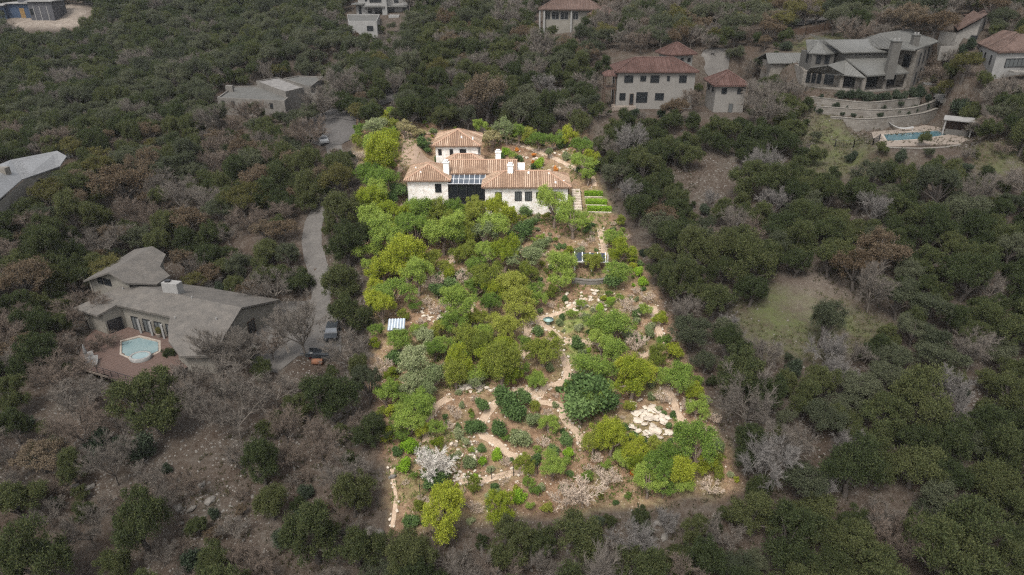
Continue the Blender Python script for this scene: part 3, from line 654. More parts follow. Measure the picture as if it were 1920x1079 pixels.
# ---------------------------------------------------------------- grey terraced house (right), laid out on its splayed plan
K = thing('grey_metal_roof_house','grey metal-roofed hillside house with deep stone-pillared porch above curved terraces','house',(72,143,16.4))
KO = Vector((72,143,16.4))
def kp(px,py,z): return at_z(px,py,z)-KO
SEAM = (0.55,0.03,MT['grey_metal'],'seam',2.2)
Z0 = 16.4; ZE = 19.5
# porch eave points and floor points share one plan
eL,eB,eM,eC,eR = [at_z(*p,ZE) for p in ((1511,134),(1545,137),(1582,140),(1624,145),(1702,139))]
def dn(v,z): return Vector((v.x,v.y,z))
# porch floor slab with stone front wall
fl = [dn(p,Z0)-KO for p in (eL,eB,eM,eC,eR)]; back = [Vector((fl[-1].x+1.5,fl[-1].y+9,0)),Vector((fl[0].x+1.0,fl[0].y+9,0))]
MB().prism([(p.x,p.y) for p in fl]+[(p.x,p.y) for p in back],-2.5,0.35).build('porch_base',MT['pale_stone'],K)
inner = [p+Vector((0.35,2.9,0)) for p in fl]
MB().prism([(p.x,p.y) for p in inner]+[(p.x,p.y) for p in back],0.35,3.3).build('wall',MT['pale_stone'],K)
for v in (fl[0],fl[1],fl[2],fl[3],fl[3].lerp(fl[4],0.5),fl[4]):
    c = v+Vector((0,0.45,0)); MB().box(c.x-0.3,c.x+0.3,c.y-0.3,c.y+0.3,0.3,3.15).build('pillar',MT['pale_stone'],K)
for i in range(1,4):
    p0,p1 = inner[i],inner[i+1]; u = (p1-p0).normalized(); n = Vector((u.y,-u.x,0)); L = (p1-p0).length
    for t in ((0.5,) if L < 6 else (0.28,0.72)):
        q_ = p0.lerp(p1,t); window(K,(q_.x+n.x*.01,q_.y+n.y*.01,0.5),u,n,min(3.2,L*0.6 if L < 6 else L*0.33),2.4,4,1)
# glazed bay at the left end
bay = [fl[0],fl[0].lerp(fl[1],0.5),fl[1]]
for a,b in ((fl[0],fl[1]),):
    u = (b-a).normalized(); n = Vector((u.y,-u.x,0)); L = (b-a).length
    MB().prism([(a.x,a.y),(b.x,b.y),(b.x+0.3,b.y+3),(a.x+0.3,a.y+3)],0.3,3.1).build('bay_wall',MT['pale_stone'],K)
    for t in (0.2,0.5,0.8): q_ = a.lerp(b,t); window(K,(q_.x+n.x*.02,q_.y+n.y*.02,0.9),u,n,L*0.23,2.0,1,1)
# furniture on the porch is dark and shaded
# lower metal roof planes
rB1,rB2,rB3 = at_z(1585,113,22.0),at_z(1601,118,22.0),at_z(1668,111,22.0)
lo = [v+Vector((0,-0.5,0))-KO for v in (eL,eB,eM,eC,eR)]
P1 = [lo[0],lo[1],at_z(1535,124,21.2)-KO,at_z(1513,128,20.6)-KO]
roof(K,[[lo[1],lo[2],rB1-KO,at_z(1551,122,21.4)-KO],[lo[2],lo[3]+Vector((-0.2,0.4,0)),rB1-KO],[lo[0],lo[1],at_z(1551,122,21.4)-KO,at_z(1520,126,20.9)-KO]],MT['grey_metal'],0.2,SEAM,'roof')
roof(K,[[lo[3]+Vector((0,0,0.35)),lo[4]+Vector((0,0,0.35)),rB3-KO+Vector((0,0,0.3)),rB1-KO+Vector((0,0,0.3))]],MT['grey_metal'],0.25,SEAM,'roof')
# clerestory, upper roof, left turret, right wing
c0,c1 = rB1-KO,rB3-KO; hb = Vector((0.4,4.5,0))
MB().prism([(c0.x,c0.y),(c1.x,c1.y),(c1.x+hb.x,c1.y+hb.y),(c0.x-1.5+hb.x,c0.y+hb.y)],1.0,c0.z+1.5).build('upper_wall',MT['grey_wall'],K)
u = (c1-c0).normalized(); n = Vector((u.y,-u.x,0))
for t in (0.2,0.31,0.42,0.53,0.8): q_ = c0.lerp(c1,t); window(K,(q_.x+n.x*.02,q_.y+n.y*.02,c0.z+0.75),u,n,0.75,0.42,1,1,MT['white_o'],MT['glass'],'window',0.05)
uz = c0.z+1.6
roof(K,[[c0+Vector((-1.3,-0.9,1.6-0.0)),c1+Vector((0.6,-0.7,1.6)),c1+Vector((0.8,4.8,3.4)),c0+Vector((-3.2,4.8,3.4))]],MT['grey_metal'],0.22,SEAM,'roof')
tl = at_z(1531,119,21.0)-KO
MB().box(tl.x-1.4,tl.x+3.2,tl.y-0.6,tl.y+5.5,0.5,6.6).build('turret_wall',MT['grey_wall'],K)
for x in (-0.4,1.4): window(K,(tl.x+x+0.4,tl.y-0.61,4.6),XP,YN,1.0,1.7,2,1)
window(K,(tl.x-1.41,tl.y+1.6,4.6),YP,XN,0.9,1.7,2,1)
tz0 = 6.7
roof(K,[[(tl.x-2.2,tl.y-0.4,tz0),(tl.x+0.9,tl.y-1.7,tz0),(tl.x+0.9,tl.y+3.0,tz0+1.9)],[(tl.x+0.9,tl.y-1.7,tz0),(tl.x+4.0,tl.y-0.4,tz0),(tl.x+0.9,tl.y+3.0,tz0+1.9)],
        [(tl.x-2.4,tl.y-0.4,tz0),(tl.x+0.9,tl.y+3.0,tz0+1.9),(tl.x-0.6,tl.y+6.2,tz0+1.9)],[(tl.x+4.0,tl.y-0.4,tz0),(tl.x+4.9,tl.y+6.2,tz0+1.9),(tl.x-0.6,tl.y+6.2,tz0+1.9),(tl.x+0.9,tl.y+3.0,tz0+1.9)]],MT['grey_metal'],0.2,SEAM,'turret_roof')
gl = at_z(1490,118,19.6)-KO
MB().box(gl.x-5.2,gl.x+4.0,gl.y,gl.y+6,-1,3.2).build('garage_wall',MT['pale_stone'],K)
roof(K,[[(gl.x-6.2,gl.y-0.6,3.2),(gl.x+4.4,gl.y-0.6,3.2),(gl.x+4.4,gl.y+3.4,4.9),(gl.x-5.6,gl.y+3.4,4.9)],[(gl.x+4.4,gl.y+7.4,3.2),(gl.x-6.2,gl.y+7.4,3.2),(gl.x-5.6,gl.y+3.4,4.9),(gl.x+4.4,gl.y+3.4,4.9)]],MT['grey_metal'],0.2,SEAM,'garage_roof')
wr = at_z(1705,172,16.2)-KO; w2 = at_z(1733,146,16.2)-KO
wp = [(wr.x,wr.y+0.3),(w2.x,w2.y),(w2.x-1.0,w2.y+9),(wr.x-2.5,wr.y+9)]
MB().prism(wp,-1.5,7.6).build('wing_wall',MT['pale_stone'],K)
for a,b,ts in (((wp[0]),(wp[1]),(0.22,0.5,0.78)),):
    a,b = Vector((*a,0)),Vector((*b,0)); u = (b-a).normalized(); n = Vector((u.y,-u.x,0))
    for t in ts:
        for z in (0.6,4.3): q_ = a.lerp(b,t); window(K,(q_.x+n.x*.02,q_.y+n.y*.02,z),u,n,1.5,2.5,2,1)
a,b = Vector((*wp[3],0)),Vector((*wp[0],0)); u = (b-a).normalized(); n = Vector((u.y,-u.x,0)); q_ = a.lerp(b,0.75); window(K,(q_.x+n.x*.02,q_.y+n.y*.02,4.3),u,n,1.8,2.4,2,1)
roof(K,[[(wr.x-1.2,wr.y-0.6,8.0),(w2.x+0.8,w2.y-0.7,7.7),(w2.x-0.2,w2.y+9.5,9.3),(wr.x-3.6,wr.y+10,10.0)],[(wr.x-1.2,wr.y-0.6,8.0),(wr.x-3.6,wr.y+10,10.0),(wr.x-9,wr.y+9.5,8.2),(wr.x-6.4,wr.y+4,7.9)]],MT['grey_metal'],0.25,SEAM,'wing_roof')
for (px,py,z,w,h0,h1) in ((1671,122,21.6,0.85,2.5,9.6),(1712,92,24.0,0.62,5,10.2)):
    c = at_z(px,py,z)-KO; ch = MB().box(c.x-w,c.x+w,c.y-0.6,c.y+0.6,h0,h1).build('chimney',MT['grey_wall'],K)
    MB().box(c.x-w-0.12,c.x+w+0.12,c.y-0.72,c.y+0.72,h1,h1+0.2).build('chimney_cap',MT['grey_metal'],ch)
    for s in (-0.5,0.5): MB().tube([(c.x+s*w,c.y,h1+0.2),(c.x+s*w,c.y,h1+0.6)],0.2,8).build('flue',MT['white_o'],ch)
# ---------------------------------------------------------------- terrace walls, pool and cabana below the grey house
def offset_line(L, d):
    out = []
    for i, p in enumerate(L):
        t = (L[min(i+1,len(L)-1)]-L[max(i-1,0)]).normalized(); out.append(p+Vector((-t.y,t.x))*d)
    return out
def stone_wall(name, label, pts, ztop, zbot, m, th=0.45, step=1.0, cap=True, cat='wall'):
    """retaining wall that follows a line; coping stones along its crest"""
    L = smooth_line(pts, step); I = offset_line(L, th); o = Vector((L[0].x,L[0].y,zbot)); root = thing(name,label,cat,o)
    mb = MB(); n = len(L); vs = []
    for a,b in zip(L,I): vs += [(a.x-o.x,a.y-o.y,0),(a.x-o.x,a.y-o.y,ztop-zbot),(b.x-o.x,b.y-o.y,ztop-zbot),(b.x-o.x,b.y-o.y,0)]
    fs = []
    for i in range(n-1):
        k = 4*i
        for j in range(3): fs.append((k+j+1,k+j,k+4+j,k+5+j))
    fs += [(0,1,2,3),(4*n-1,4*n-2,4*n-3,4*n-4)]
    mb.add(vs,fs); mb.build('wall_face',m,root)
    if cap:
        for i in range(n-1):
            a,b = L[i],L[i+1]; t = (b-a).normalized(); nn = Vector((-t.y,t.x)); c = (a+b)/2+nn*th/2; ln = (b-a).length
            r = R.uniform(-0.03,0.03)
            p = MB(); p.box(-ln/2+0.02,ln/2-0.02,-th/2-0.06,th/2+0.06,0,0.1); q_ = p.build('coping_stone',m,root); q_.location = (c.x-o.x,c.y-o.y,ztop-zbot+r*0.3); q_.rotation_euler = (0,0,math.atan2(t.y,t.x))
    return root
stone_wall('terrace_wall','curved grey stone terrace wall, topmost of three below the pillared porch',L1,ZW[0],ZW[0]-2.2,MT['pale_stone'])
stone_wall('terrace_wall','curved grey stone terrace wall, middle of three below the pillared porch',L2,ZW[1],ZW[1]-2.2,MT['pale_stone'])
stone_wall('terrace_wall','tall curved grey stone wall behind the right-hand pool, lowest of three',L3,ZW[2],9.6,MT['pale_stone'])
pz = 10.5
def pool(name,label,px,z,copm,wm,depth=0.12,cop=0.45,cat='swimming pool',hole=None):
    P = [at_z(a,b,z) for a,b in px]; c = sum(P,Vector())/len(P); root = thing(name,label,cat,(c.x,c.y,z-0.6))
    inn = [(p.x-c.x,p.y-c.y) for p in P]; k = 1+cop/(sum(math.hypot(*p) for p in inn)/len(inn)); out = [(x*k,y*k*1.04) for x,y in inn]
    n = len(P); mb = MB()
    mb.add([(x,y,0.62) for x,y in out]+[(x,y,0.64) for x,y in inn]+[(x,y,0.3) for x,y in inn]+[(x,y,0.3) for x,y in out],
           [(i,(i+1)%n,(i+1)%n+n,i+n) for i in range(n)]+[(i+n,(i+1)%n+n,(i+1)%n+2*n,i+2*n) for i in range(n)]+[(i+3*n,(i+1)%n+3*n,(i+1)%n,i) for i in range(n)])
    mb.build('coping',copm,root)
    MB().add([(x*1.001,y*1.001,0.5) for x,y in inn],[tuple(range(n))[::-1] if sum(inn[i][0]*inn[(i+1)%n][1]-inn[(i+1)%n][0]*inn[i][1] for i in range(n)) < 0 else tuple(range(n))]).build('water',wm,root)
    return root
dk = [at_z(a,b,pz) for a,b in ((1634,248),(1660,240),(1735,235),(1800,245),(1815,262),(1800,270),(1662,275),(1640,268))]
pp_ = [at_z(a,b,pz) for a,b in [(1656,252),(1757,244.5),(1777,253),(1725,261),(1664,265)]]
r_ = delaunay_2d_cdt([Vector(p[:2]) for p in dk+pp_],[(i,(i+1)%len(dk)) for i in range(len(dk))]+[(len(dk)+i,len(dk)+(i+1)%5) for i in range(5)],[],0,1e-4)
vv_ = r_[0]; cen = lambda f: (sum(vv_[i].x for i in f)/len(f),sum(vv_[i].y for i in f)/len(f))
ff_ = [f for f in r_[2] if in_poly(np.array([cen(f)[0]]),np.array([cen(f)[1]]),dk)[0] and not in_poly(np.array([cen(f)[0]]),np.array([cen(f)[1]]),pp_)[0]]
mb = MB(); mb.add([(v.x,v.y,pz) for v in vv_],ff_)
nd_ = len(dk)
for i in range(nd_): a,b = dk[i],dk[(i+1)%nd_]; mb.quad((a.x,a.y,pz),(b.x,b.y,pz),(b.x,b.y,8.0),(a.x,a.y,8.0))
structure(mb.build('pool_terrace',MT['palewood']))
pool('swimming_pool','long turquoise lap pool below curved stone terraces on the right',[(1656,252),(1757,244.5),(1777,253),(1725,261),(1664,265)],pz,MT['coping'],MT['water_r'])
stone_wall('retaining_wall','rough pale stone wall holding the right-hand pool terrace',[at_z(a,b,pz)[:2] for a,b in ((1662,277),(1720,279),(1770,277),(1803,272))],pz-0.05,6.6,MT['pale_stone'])
cb = at_z(1792,252,pz); C_ = thing('cabana','open cabana with pale flat roof on posts beside the right-hand pool','cabana',(cb.x,cb.y,pz),math.radians(-32))
part_box(C_,'roof',MT['white_o'],-2.6,2.6,-2.0,2.2,2.75,2.95)
for x in (-2.2,2.2):
    for y in (-1.6,1.8): part_box(C_,'post',MT['white_o'],x-0.12,x+0.12,y-0.12,y+0.12,0,2.75)
part_box(C_,'back_screen',MT['wood'],-2.0,2.0,1.85,1.95,0,2.2); part_box(C_,'bar_counter',MT['grey_wall'],-1.9,1.9,-1.2,-0.7,0,1.0)
hm = thing('shade_sail','long white sagging shade sail strung behind the right-hand pool','shade sail',at_z(1690,236,pz+0.2))
o_ = at_z(1690,236,pz+0.2); a_,b_ = at_z(1659,223,12.6)-o_,at_z(1712,238,11.3)-o_
sm = MB(); N_ = 10; vs = []
for i in range(N_+1):
    t = i/N_; p = a_.lerp(b_,t); p.z -= 0.9*math.sin(math.pi*t); vs += [p+Vector((0,0,0.12)),p+Vector((0.1,-0.35,-0.12))]
sm.add(vs,[(2*i,2*i+2,2*i+3,2*i+1) for i in range(N_)]); sm.build('sail_cloth',MT['white_o'],hm)
sm = MB(); sm.tube([a_,(a_.x,a_.y,-0.3)],0.05,6); sm.build('pole',MT['alu'],hm); sm = MB(); sm.tube([b_,(b_.x,b_.y,-0.3)],0.05,6); sm.build('pole',MT['alu'],hm)
for k,(px,py) in enumerate(((1645,238),(1671,235),(1703,228))):
    c = at_z(px,py+4,pz); cy = thing('cypress',('slender dark cypress','slender dark cypress','tallest slender dark cypress')[k]+(' leftmost against the stone wall by the right-hand pool',' in the middle against the stone wall by the right-hand pool',' nearest the cabana against the right-hand stone wall')[k],'tree',(c.x,c.y,pz-0.1),0,'cypresses against the pool wall')
    CYP = globals().setdefault('CYP',[]); CYP.append((cy,2.6+0.5*k))
st_ = thing('garden_stair','pale straight stone stair climbing beside the right-hand cabana','stairs',at_z(1774,216,11.0))
s0,s1 = at_z(1772,222,10.9),at_z(1782,186,15.0); so_ = at_z(1774,216,11.0)
for i in range(14):
    p = s0.lerp(s1,i/13)-so_; MB().box(p.x-1.1,p.x+1.1,p.y-0.35,p.y+0.35,p.z-1.2,p.z+0.05).build('step',MT['pale_stone'],st_)
st_ = thing('garden_stair','pale stepping-stone stair winding down from the grey house right corner','stairs',at_z(1745,165,16.0))
so_ = at_z(1745,165,16.0)
for i in range(9):
    p = at_z(1738+i*4.5,156+i*3.6,16.6-i*0.22)-so_; MB().box(p.x-0.9,p.x+0.9,p.y-0.3,p.y+0.3,p.z-0.9,p.z+0.05).build('step',MT['white_o'],st_)
# ---------------------------------------------------------------- left pool house: roof planes met by lines of sight
def plane_hit(px,py,p0,n):
    d = Vector(ray(px,py)); c = Vector((0,0,CAMZ)); t = (Vector(p0)-c).dot(n)/d.dot(n); return c+d*t
PZ = -8.2
R0,R1 = at_z(237,532,-2.9),at_z(453,577,-2.9); ax = (R1-R0).normalized(); fr = Vector((ax.y,-ax.x,0))
if fr.y > 0: fr = -fr
nf = ax.cross(fr*1+Vector((0,0,-0.26))).normalized(); nf = nf if nf.z > 0 else -nf
nb_ = ax.cross(-fr+Vector((0,0,-0.34))).normalized(); nb_ = nb_ if nb_.z > 0 else -nb_
PH = thing('pool_house','sprawling grey-shingled ranch house around a deck with a hexagonal pool','house',(R0.x,R0.y,PZ)); PO = Vector((R0.x,R0.y,PZ))
def hf(px,py): return plane_hit(px,py,R0,nf)-PO
def hb2(px,py): return plane_hit(px,py,R0,nb_)-PO
r0,r1 = R0-PO,R1-PO
w0,w1 = hf(337,668),hf(402,668)
front = [r0,hf(137,578),hf(182,592),hf(218,572),hf(319,594),hf(315,612),hf(316,640),w0,w1,hf(423,626),r1]
bk = [r1,hb2(525,562),hb2(440,548),hb2(381,538),hb2(300,527),r0]
roof(PH,[front],MT['shingle'],0.28); roof(PH,[bk],MT['shingle'],0.28)
hipl = [r0,bk[-2],hf(137,578)]; 
def walls_under(root,pts,m,name='wall',th=0.25):
    """vertical wall panels from floor level up to the roof slab above, one per side"""
    for a,b in zip(pts[:-1],pts[1:]):
        mb = MB(); d = Vector((b.x-a.x,b.y-a.y,0)).normalized(); n = Vector((-d.y,d.x,0))*th
        A0,A1,B0,B1 = Vector((a.x,a.y,-0.5)),Vector((a.x,a.y,a.z-0.25)),Vector((b.x,b.y,-0.5)),Vector((b.x,b.y,b.z-0.25))
        mb.add([A0,B0,B1,A1,A0+n,B0+n,B1+n,A1+n],[(0,1,2,3),(7,6,5,4),(0,4,5,1),(3,2,6,7),(0,3,7,4),(1,5,6,2)]); mb.build(name,m,root)
def on_front(x,y):
    z = (r0.dot(nf)-nf.x*x-nf.y*y)/nf.z; return Vector((x,y,z))
def ins(v,dx,dy): return on_front(v.x+dx,v.y+dy)
cA,cB,cC = ins(front[2],0.4,0.6),ins(front[3],0.3,0.7),ins(front[4],0.2,0.7)
walls_under(PH,[ins(front[1],0.9,0.6),cA,cB,cC,ins(front[5],0.7,0.2),ins(front[6],0.7,0.2),ins(w0,0.7,0.7)],MT['tan_wall'])
walls_under(PH,[ins(w0,0.7,0.7),ins(w1,-0.5,0.7),ins(front[9],-0.6,0.3),r1+Vector((-0.7,-0.4,-0.1)),bk[1]+Vector((-0.8,-0.6,0))],MT['tan_wall'])
u_ = Vector((cC.x-cB.x,cC.y-cB.y,0)); L_ = u_.length; u_.normalize(); n_ = Vector((u_.y,-u_.x,0))
for t in (0.2,0.42,0.64,0.86):
    q_ = Vector((cB.x,cB.y,0)).lerp(Vector((cC.x,cC.y,0)),t); window(PH,(q_.x+n_.x*.02,q_.y+n_.y*.02,0.1),u_,n_,1.35,2.2,2,1,MT['dark'],MT['pane_grey'],'glass_door')
    q2 = Vector((cB.x,cB.y,0)).lerp(Vector((cC.x,cC.y,0)),t+0.11); MB().box(q2.x-.14,q2.x+.14,q2.y-.75,q2.y-.5,0,2.45).build('porch_post',MT['white_o'],PH)
q_ = Vector((cA.x,cA.y,0)).lerp(Vector((cB.x,cB.y,0)),0.45); u2 = Vector((cB.x-cA.x,cB.y-cA.y,0)).normalized(); n2 = Vector((u2.y,-u2.x,0))
window(PH,(q_.x+n2.x*.02,q_.y+n2.y*.02,0.1),u2,n2,2.0,2.1,3,1,MT['dark'],MT['glass'],'glass_door')
for t in (0.35,0.7):
    q_ = Vector((w1.x-.5,w1.y+.7,0)).lerp(Vector((front[9].x-.6,front[9].y+.3,0)),t); uu = Vector((front[9].x-w1.x,front[9].y-w1.y,0)).normalized(); nn = Vector((uu.y,-uu.x,0)); window(PH,(q_.x+nn.x*.02,q_.y+nn.y*.02,0.3),uu,nn,1.2,1.6,2,1)
# arched side door in the right gable wall
q_ = Vector((r1.x-.7,r1.y-.4,0)).lerp(Vector((bk[1].x-.8,bk[1].y-.6,0)),0.3); uu = Vector((bk[1].x-r1.x,bk[1].y-r1.y,0)).normalized(); nn = Vector((uu.y,-uu.x,0)); window(PH,(q_.x+nn.x*.02,q_.y+nn.y*.02,0.0),uu,nn,1.6,2.2,2,1,MT['wood'],MT['glass'],'door')
# white chimney on the ridge
c = hf(326,543); ch = MB().prism([(c.x-1.4,c.y-0.5),(c.x+1.1,c.y-1.1),(c.x+1.4,c.y+0.1),(c.x-1.1,c.y+0.7)],c.z-1.0,c.z+1.3).build('chimney',MT['white_o'],PH)
MB().box(c.x-0.9,c.x-0.2,c.y-0.4,c.y+0.2,c.z+1.3,c.z+1.55).build('flue',MT['dark'],ch)
for px,py in ((360,560),(329,598),(406,600),(231,543)): p = hf(px,py); MB().tube([(p.x,p.y,p.z-.1),(p.x,p.y,p.z+.35)],0.1,6).build('roof_vent',MT['white_o'],PH)
# upper-left volume with gable end
u0,u1 = at_z(203,511,-0.6),at_z(286,462,-0.6); axu = (u1-u0).normalized(); rt = Vector((axu.y,-axu.x,0))
nr = axu.cross(rt+Vector((0,0,-0.42))).normalized(); nr = nr if nr.z > 0 else -nr
nl = axu.cross(-rt+Vector((0,0,-0.42))).normalized(); nl = nl if nl.z > 0 else -nl
hr = lambda a,b: plane_hit(a,b,u0,nr)-PO
hl = lambda a,b: plane_hit(a,b,u0,nl)-PO
roof(PH,[[u0-PO,hr(236,531),hr(294,533),hr(319,517),hr(300,500),hr(311,477),u1-PO]],MT['shingle'],0.25,None,'upper_roof')
roof(PH,[[u1-PO,hl(252,468),hl(156,527),u0-PO]],MT['shingle'],0.25,None,'upper_roof')
a,b = hl(156,527),hr(236,531); a0,b0 = a+axu*0.9,b+axu*0.9; ap = (u0-PO)+axu*0.9
mb = MB(); mb.add([Vector((a0.x+.4,a0.y,-0.3)),Vector((b0.x-.3,b0.y,-0.3)),Vector((b0.x-.3,b0.y,b0.z-.2)),ap+Vector((0,0,-.3)),Vector((a0.x+.4,a0.y,a0.z-.2))],[(0,1,2,3,4)]); gw = mb.build('gable_wall',MT['tan_wall'],PH)
ug = Vector((b0.x-a0.x,b0.y-a0.y,0)).normalized(); ng = Vector((ug.y,-ug.x,0)); 
for t,w in ((0.3,1.0),(0.47,1.5)): q_ = a0.lerp(b0,t); window(PH,(q_.x+ng.x*.03,q_.y+ng.y*.03,min(a0.z,b0.z)-0.35),ug,ng,w,1.1,2,1)
far = [hr(294,533)+Vector((-.4,.3,0)),hr(319,517)+Vector((-.6,.2,0)),hr(300,500)+Vector((-.5,-.1,0)),hr(311,477)+Vector((-.6,-.3,0)),(u1-PO)-axu*.5,hl(252,468)-axu*.5,hl(156,527)+axu*1.0]
walls_under(PH,far,MT['tan_wall'])
# ---------------------------------------------------------------- deck, hexagonal pool and its furniture
dpx = [(158,640),(150,668),(157,693),(252,722),(322,702),(352,690),(350,640),(316,625),(318,600),(222,585),(196,600)]
DP = [at_z(a,b,PZ) for a,b in dpx]; dc = sum(DP,Vector())/len(DP)
D = thing('pool_deck','reddish brown timber deck around the hexagonal pool','deck',(dc.x,dc.y,PZ-0.02))
# boards run along the house front
dir_ = Vector((ax.x,ax.y)); nrm = Vector((-ax.y,ax.x)); poly2 = [(p.x-dc.x,p.y-dc.y) for p in DP]
poolpx = [(228,641),(261,632.5),(297,641),(298,659),(282,667),(250,677),(242,670),(228,664)]
def clip_line(poly, o, d):
    ts = []
    n = len(poly)
    for i in range(n):
        a,b = Vector(poly[i]),Vector(poly[(i+1)%n]); e = b-a; den = d.x*e.y-d.y*e.x
        if abs(den) < 1e-9: continue
        w_ = a-o; t = (w_.x*e.y-w_.y*e.x)/den; s_ = (w_.x*d.y-w_.y*d.x)/den
        if 0 <= s_ < 1: ts.append(t)
    return sorted(ts)
hole = [(at_z(a,b,PZ).x-dc.x,at_z(a,b,PZ).y-dc.y) for a,b in poolpx]
BW = 0.30; proj_n = [Vector(p).dot(nrm) for p in poly2]
k = min(proj_n)+BW/2
while k < max(proj_n):
    ts = clip_line(poly2, nrm*k, dir_); hs_ = clip_line(hole, nrm*k, dir_)
    for t0,t1 in zip(ts[::2],ts[1::2]):
        segs = [(t0,t1)]
        if len(hs_) >= 2 and t0 < hs_[0] and hs_[-1] < t1: segs = [(t0,hs_[0]),(hs_[-1],t1)]
        for s0_,s1_ in segs:
            if s1_-s0_ < 0.2: continue
            c0_ = nrm*k+dir_*((s0_+s1_)/2); m_ = MB(); h_ = (s1_-s0_)/2; m_.box(-h_,h_,-BW/2+0.012,BW/2-0.012,0.12,0.16+R.uniform(-.004,.004))
            q_ = m_.build('deck_board',MT['deck'],D); q_.location = (c0_.x,c0_.y,0); q_.rotation_euler = (0,0,math.atan2(dir_.y,dir_.x))
    k += BW
for i in range(1,4):
    a,b = Vector((*poly2[i],0)),Vector((*poly2[(i+1)],0)); 
    mb = MB(); d_ = (b-a).normalized(); n_ = Vector((-d_.y,d_.x,0))*0.1; mb.add([a,b,b+n_,a+n_,a+Vector((0,0,-0.25)),b+Vector((0,0,-0.25)),b+n_+Vector((0,0,-0.25)),a+n_+Vector((0,0,-0.25))],[(0,1,2,3),(7,6,5,4),(0,4,5,1),(1,5,6,2),(2,6,7,3),(3,7,4,0)])
    mb.build('rim_beam',MT['palewood'],D)
    nP = max(2,int((b-a).length/2.5))
    for j in range(nP): p = a.lerp(b,j/nP); part_box(D,'support_post',MT['palewood'],p.x-.09,p.x+.09,p.y+.05,p.y+.23,-3.0,0.1)
rails = MB()
for i in (1,2):
    a,b = Vector((*poly2[i],0.16)),Vector((*poly2[i+1],0.16)); n = max(2,int((b-a).length/1.3))
    for j in range(n+1): p = a.lerp(b,j/n); MB().tube([p,p+Vector((0,0,1.0))],0.035,4).build('railing_post',MT['dark'],D)
    MB().tube([a+Vector((0,0,1.0)),b+Vector((0,0,1.0))],0.035,4).build('top_rail',MT['dark'],D)
    for hh in (0.35,0.65): MB().tube([a+Vector((0,0,hh)),b+Vector((0,0,hh))],0.012,4).build('rail_wire',MT['dark'],D)
pool('swimming_pool','pale blue hexagonal pool set in the reddish timber deck',poolpx,PZ+0.13,MT['coping'],MT['water'],cop=0.3)
p = at_z(265,674,PZ); ht = thing('hot_tub','white rimmed hot tub at the lower right edge of the hexagonal pool','hot tub',(p.x,p.y,PZ+0.13))
ring = MB(); n = 20; rr = [(1.35,0.0),(1.35,0.5),(1.1,0.55),(1.05,0.4)]
ring.add([(math.cos(2*math.pi*i/n)*r*1.05,math.sin(2*math.pi*i/n)*r*0.9,z) for r,z in rr for i in range(n)],[(k_*n+i,k_*n+(i+1)%n,(k_+1)*n+(i+1)%n,(k_+1)*n+i) for k_ in range(3) for i in range(n)])
ring.build('rim',MT['white_o'],ht,True)
MB().add([(math.cos(2*math.pi*i/n)*1.06*1.05,math.sin(2*math.pi*i/n)*1.06*.9,0.42) for i in range(n)],[tuple(range(n))]).build('water',MT['water'],ht)
def lounger(px,py,rz,label):
    p = at_z(px,py,PZ+0.14); t = thing('sun_lounger',label,'lounger',(p.x,p.y,PZ+0.14),rz,'loungers on the pool deck')
    part_box(t,'seat',MT['white_o'],-0.33,0.33,-0.6,0.6,0.3,0.36)
    mb = MB(); mb.add([(-.33,.6,.32),(.33,.6,.32),(.33,1.2,.75),(-.33,1.2,.75),(-.33,.6,.38),(.33,.6,.38),(.33,1.17,.8),(-.33,1.17,.8)],[(3,2,1,0),(4,5,6,7),(0,1,5,4),(1,2,6,5),(2,3,7,6),(3,0,4,7)]); mb.build('backrest',MT['white_o'],t)
    for x in (-.28,.28):
        for y in (-.5,.7): part_box(t,'leg',MT['white_o'],x-.03,x+.03,y-.03,y+.03,0,0.31)
lounger(166,681,0.5,'white sun lounger nearest the closed umbrella on the timber deck'); lounger(179,684,0.4,'white sun lounger right of the closed umbrella near the deck railing'); lounger(174,675,0.7,'white sun lounger behind the other two on the timber deck')
p = at_z(164,676,PZ+.14); um = thing('patio_umbrella','closed white patio umbrella at the left end of the timber deck','umbrella',(p.x,p.y,PZ+.14))
MB().tube([(0,0,0),(0,0,2.5)],0.03,6).build('pole',MT['alu'],um); MB().tube([(0,0,1.0),(0,0,1.3),(0,0,2.2),(0,0,2.55)],[0.2,0.24,0.12,0.03],8).build('canopy',MT['white_o'],um); MB().tube([(0,0,0),(0,0,0.1)],0.3,10).build('base',MT['grey_wall'],um)
def chair(px,py,rz,label,m):
    p = at_z(px,py,PZ+.14); t = thing('patio_chair',label,'chair',(p.x,p.y,PZ+.14),rz,'chairs around the patio table')
    part_box(t,'seat',m,-.26,.26,-.26,.26,.4,.46); part_box(t,'backrest',m,-.26,.26,.22,.28,.46,.95)
    for x in (-.23,.23):
        for y in (-.23,.23): part_box(t,'leg',MT['white_o'],x-.025,x+.025,y-.025,y+.025,0,.4)
BLUE = mat('blue_cushion',(0.035,0.05,0.10),(0.03,0.04,0.08))
p = at_z(274,611,PZ+.14); tb = thing('patio_table','white patio table with blue-cushioned chairs by the glass doors','table',(p.x,p.y,PZ+.14),-0.35)
part_box(tb,'table_top',MT['white_o'],-.9,.9,-.45,.45,.7,.75)
for x in (-.8,.8):
    for y in (-.38,.38): part_box(tb,'leg',MT['white_o'],x-.03,x+.03,y-.03,y+.03,0,.7)
for (px,py,rz,w_) in ((260,611,1.6,'at the left end'),(288,619,-1.6,'at the right end'),(270,604,0,'behind, left side'),(283,607,0,'behind, right side')): chair(px,py,rz,'blue-cushioned white patio chair '+w_+' of the patio table',BLUE)
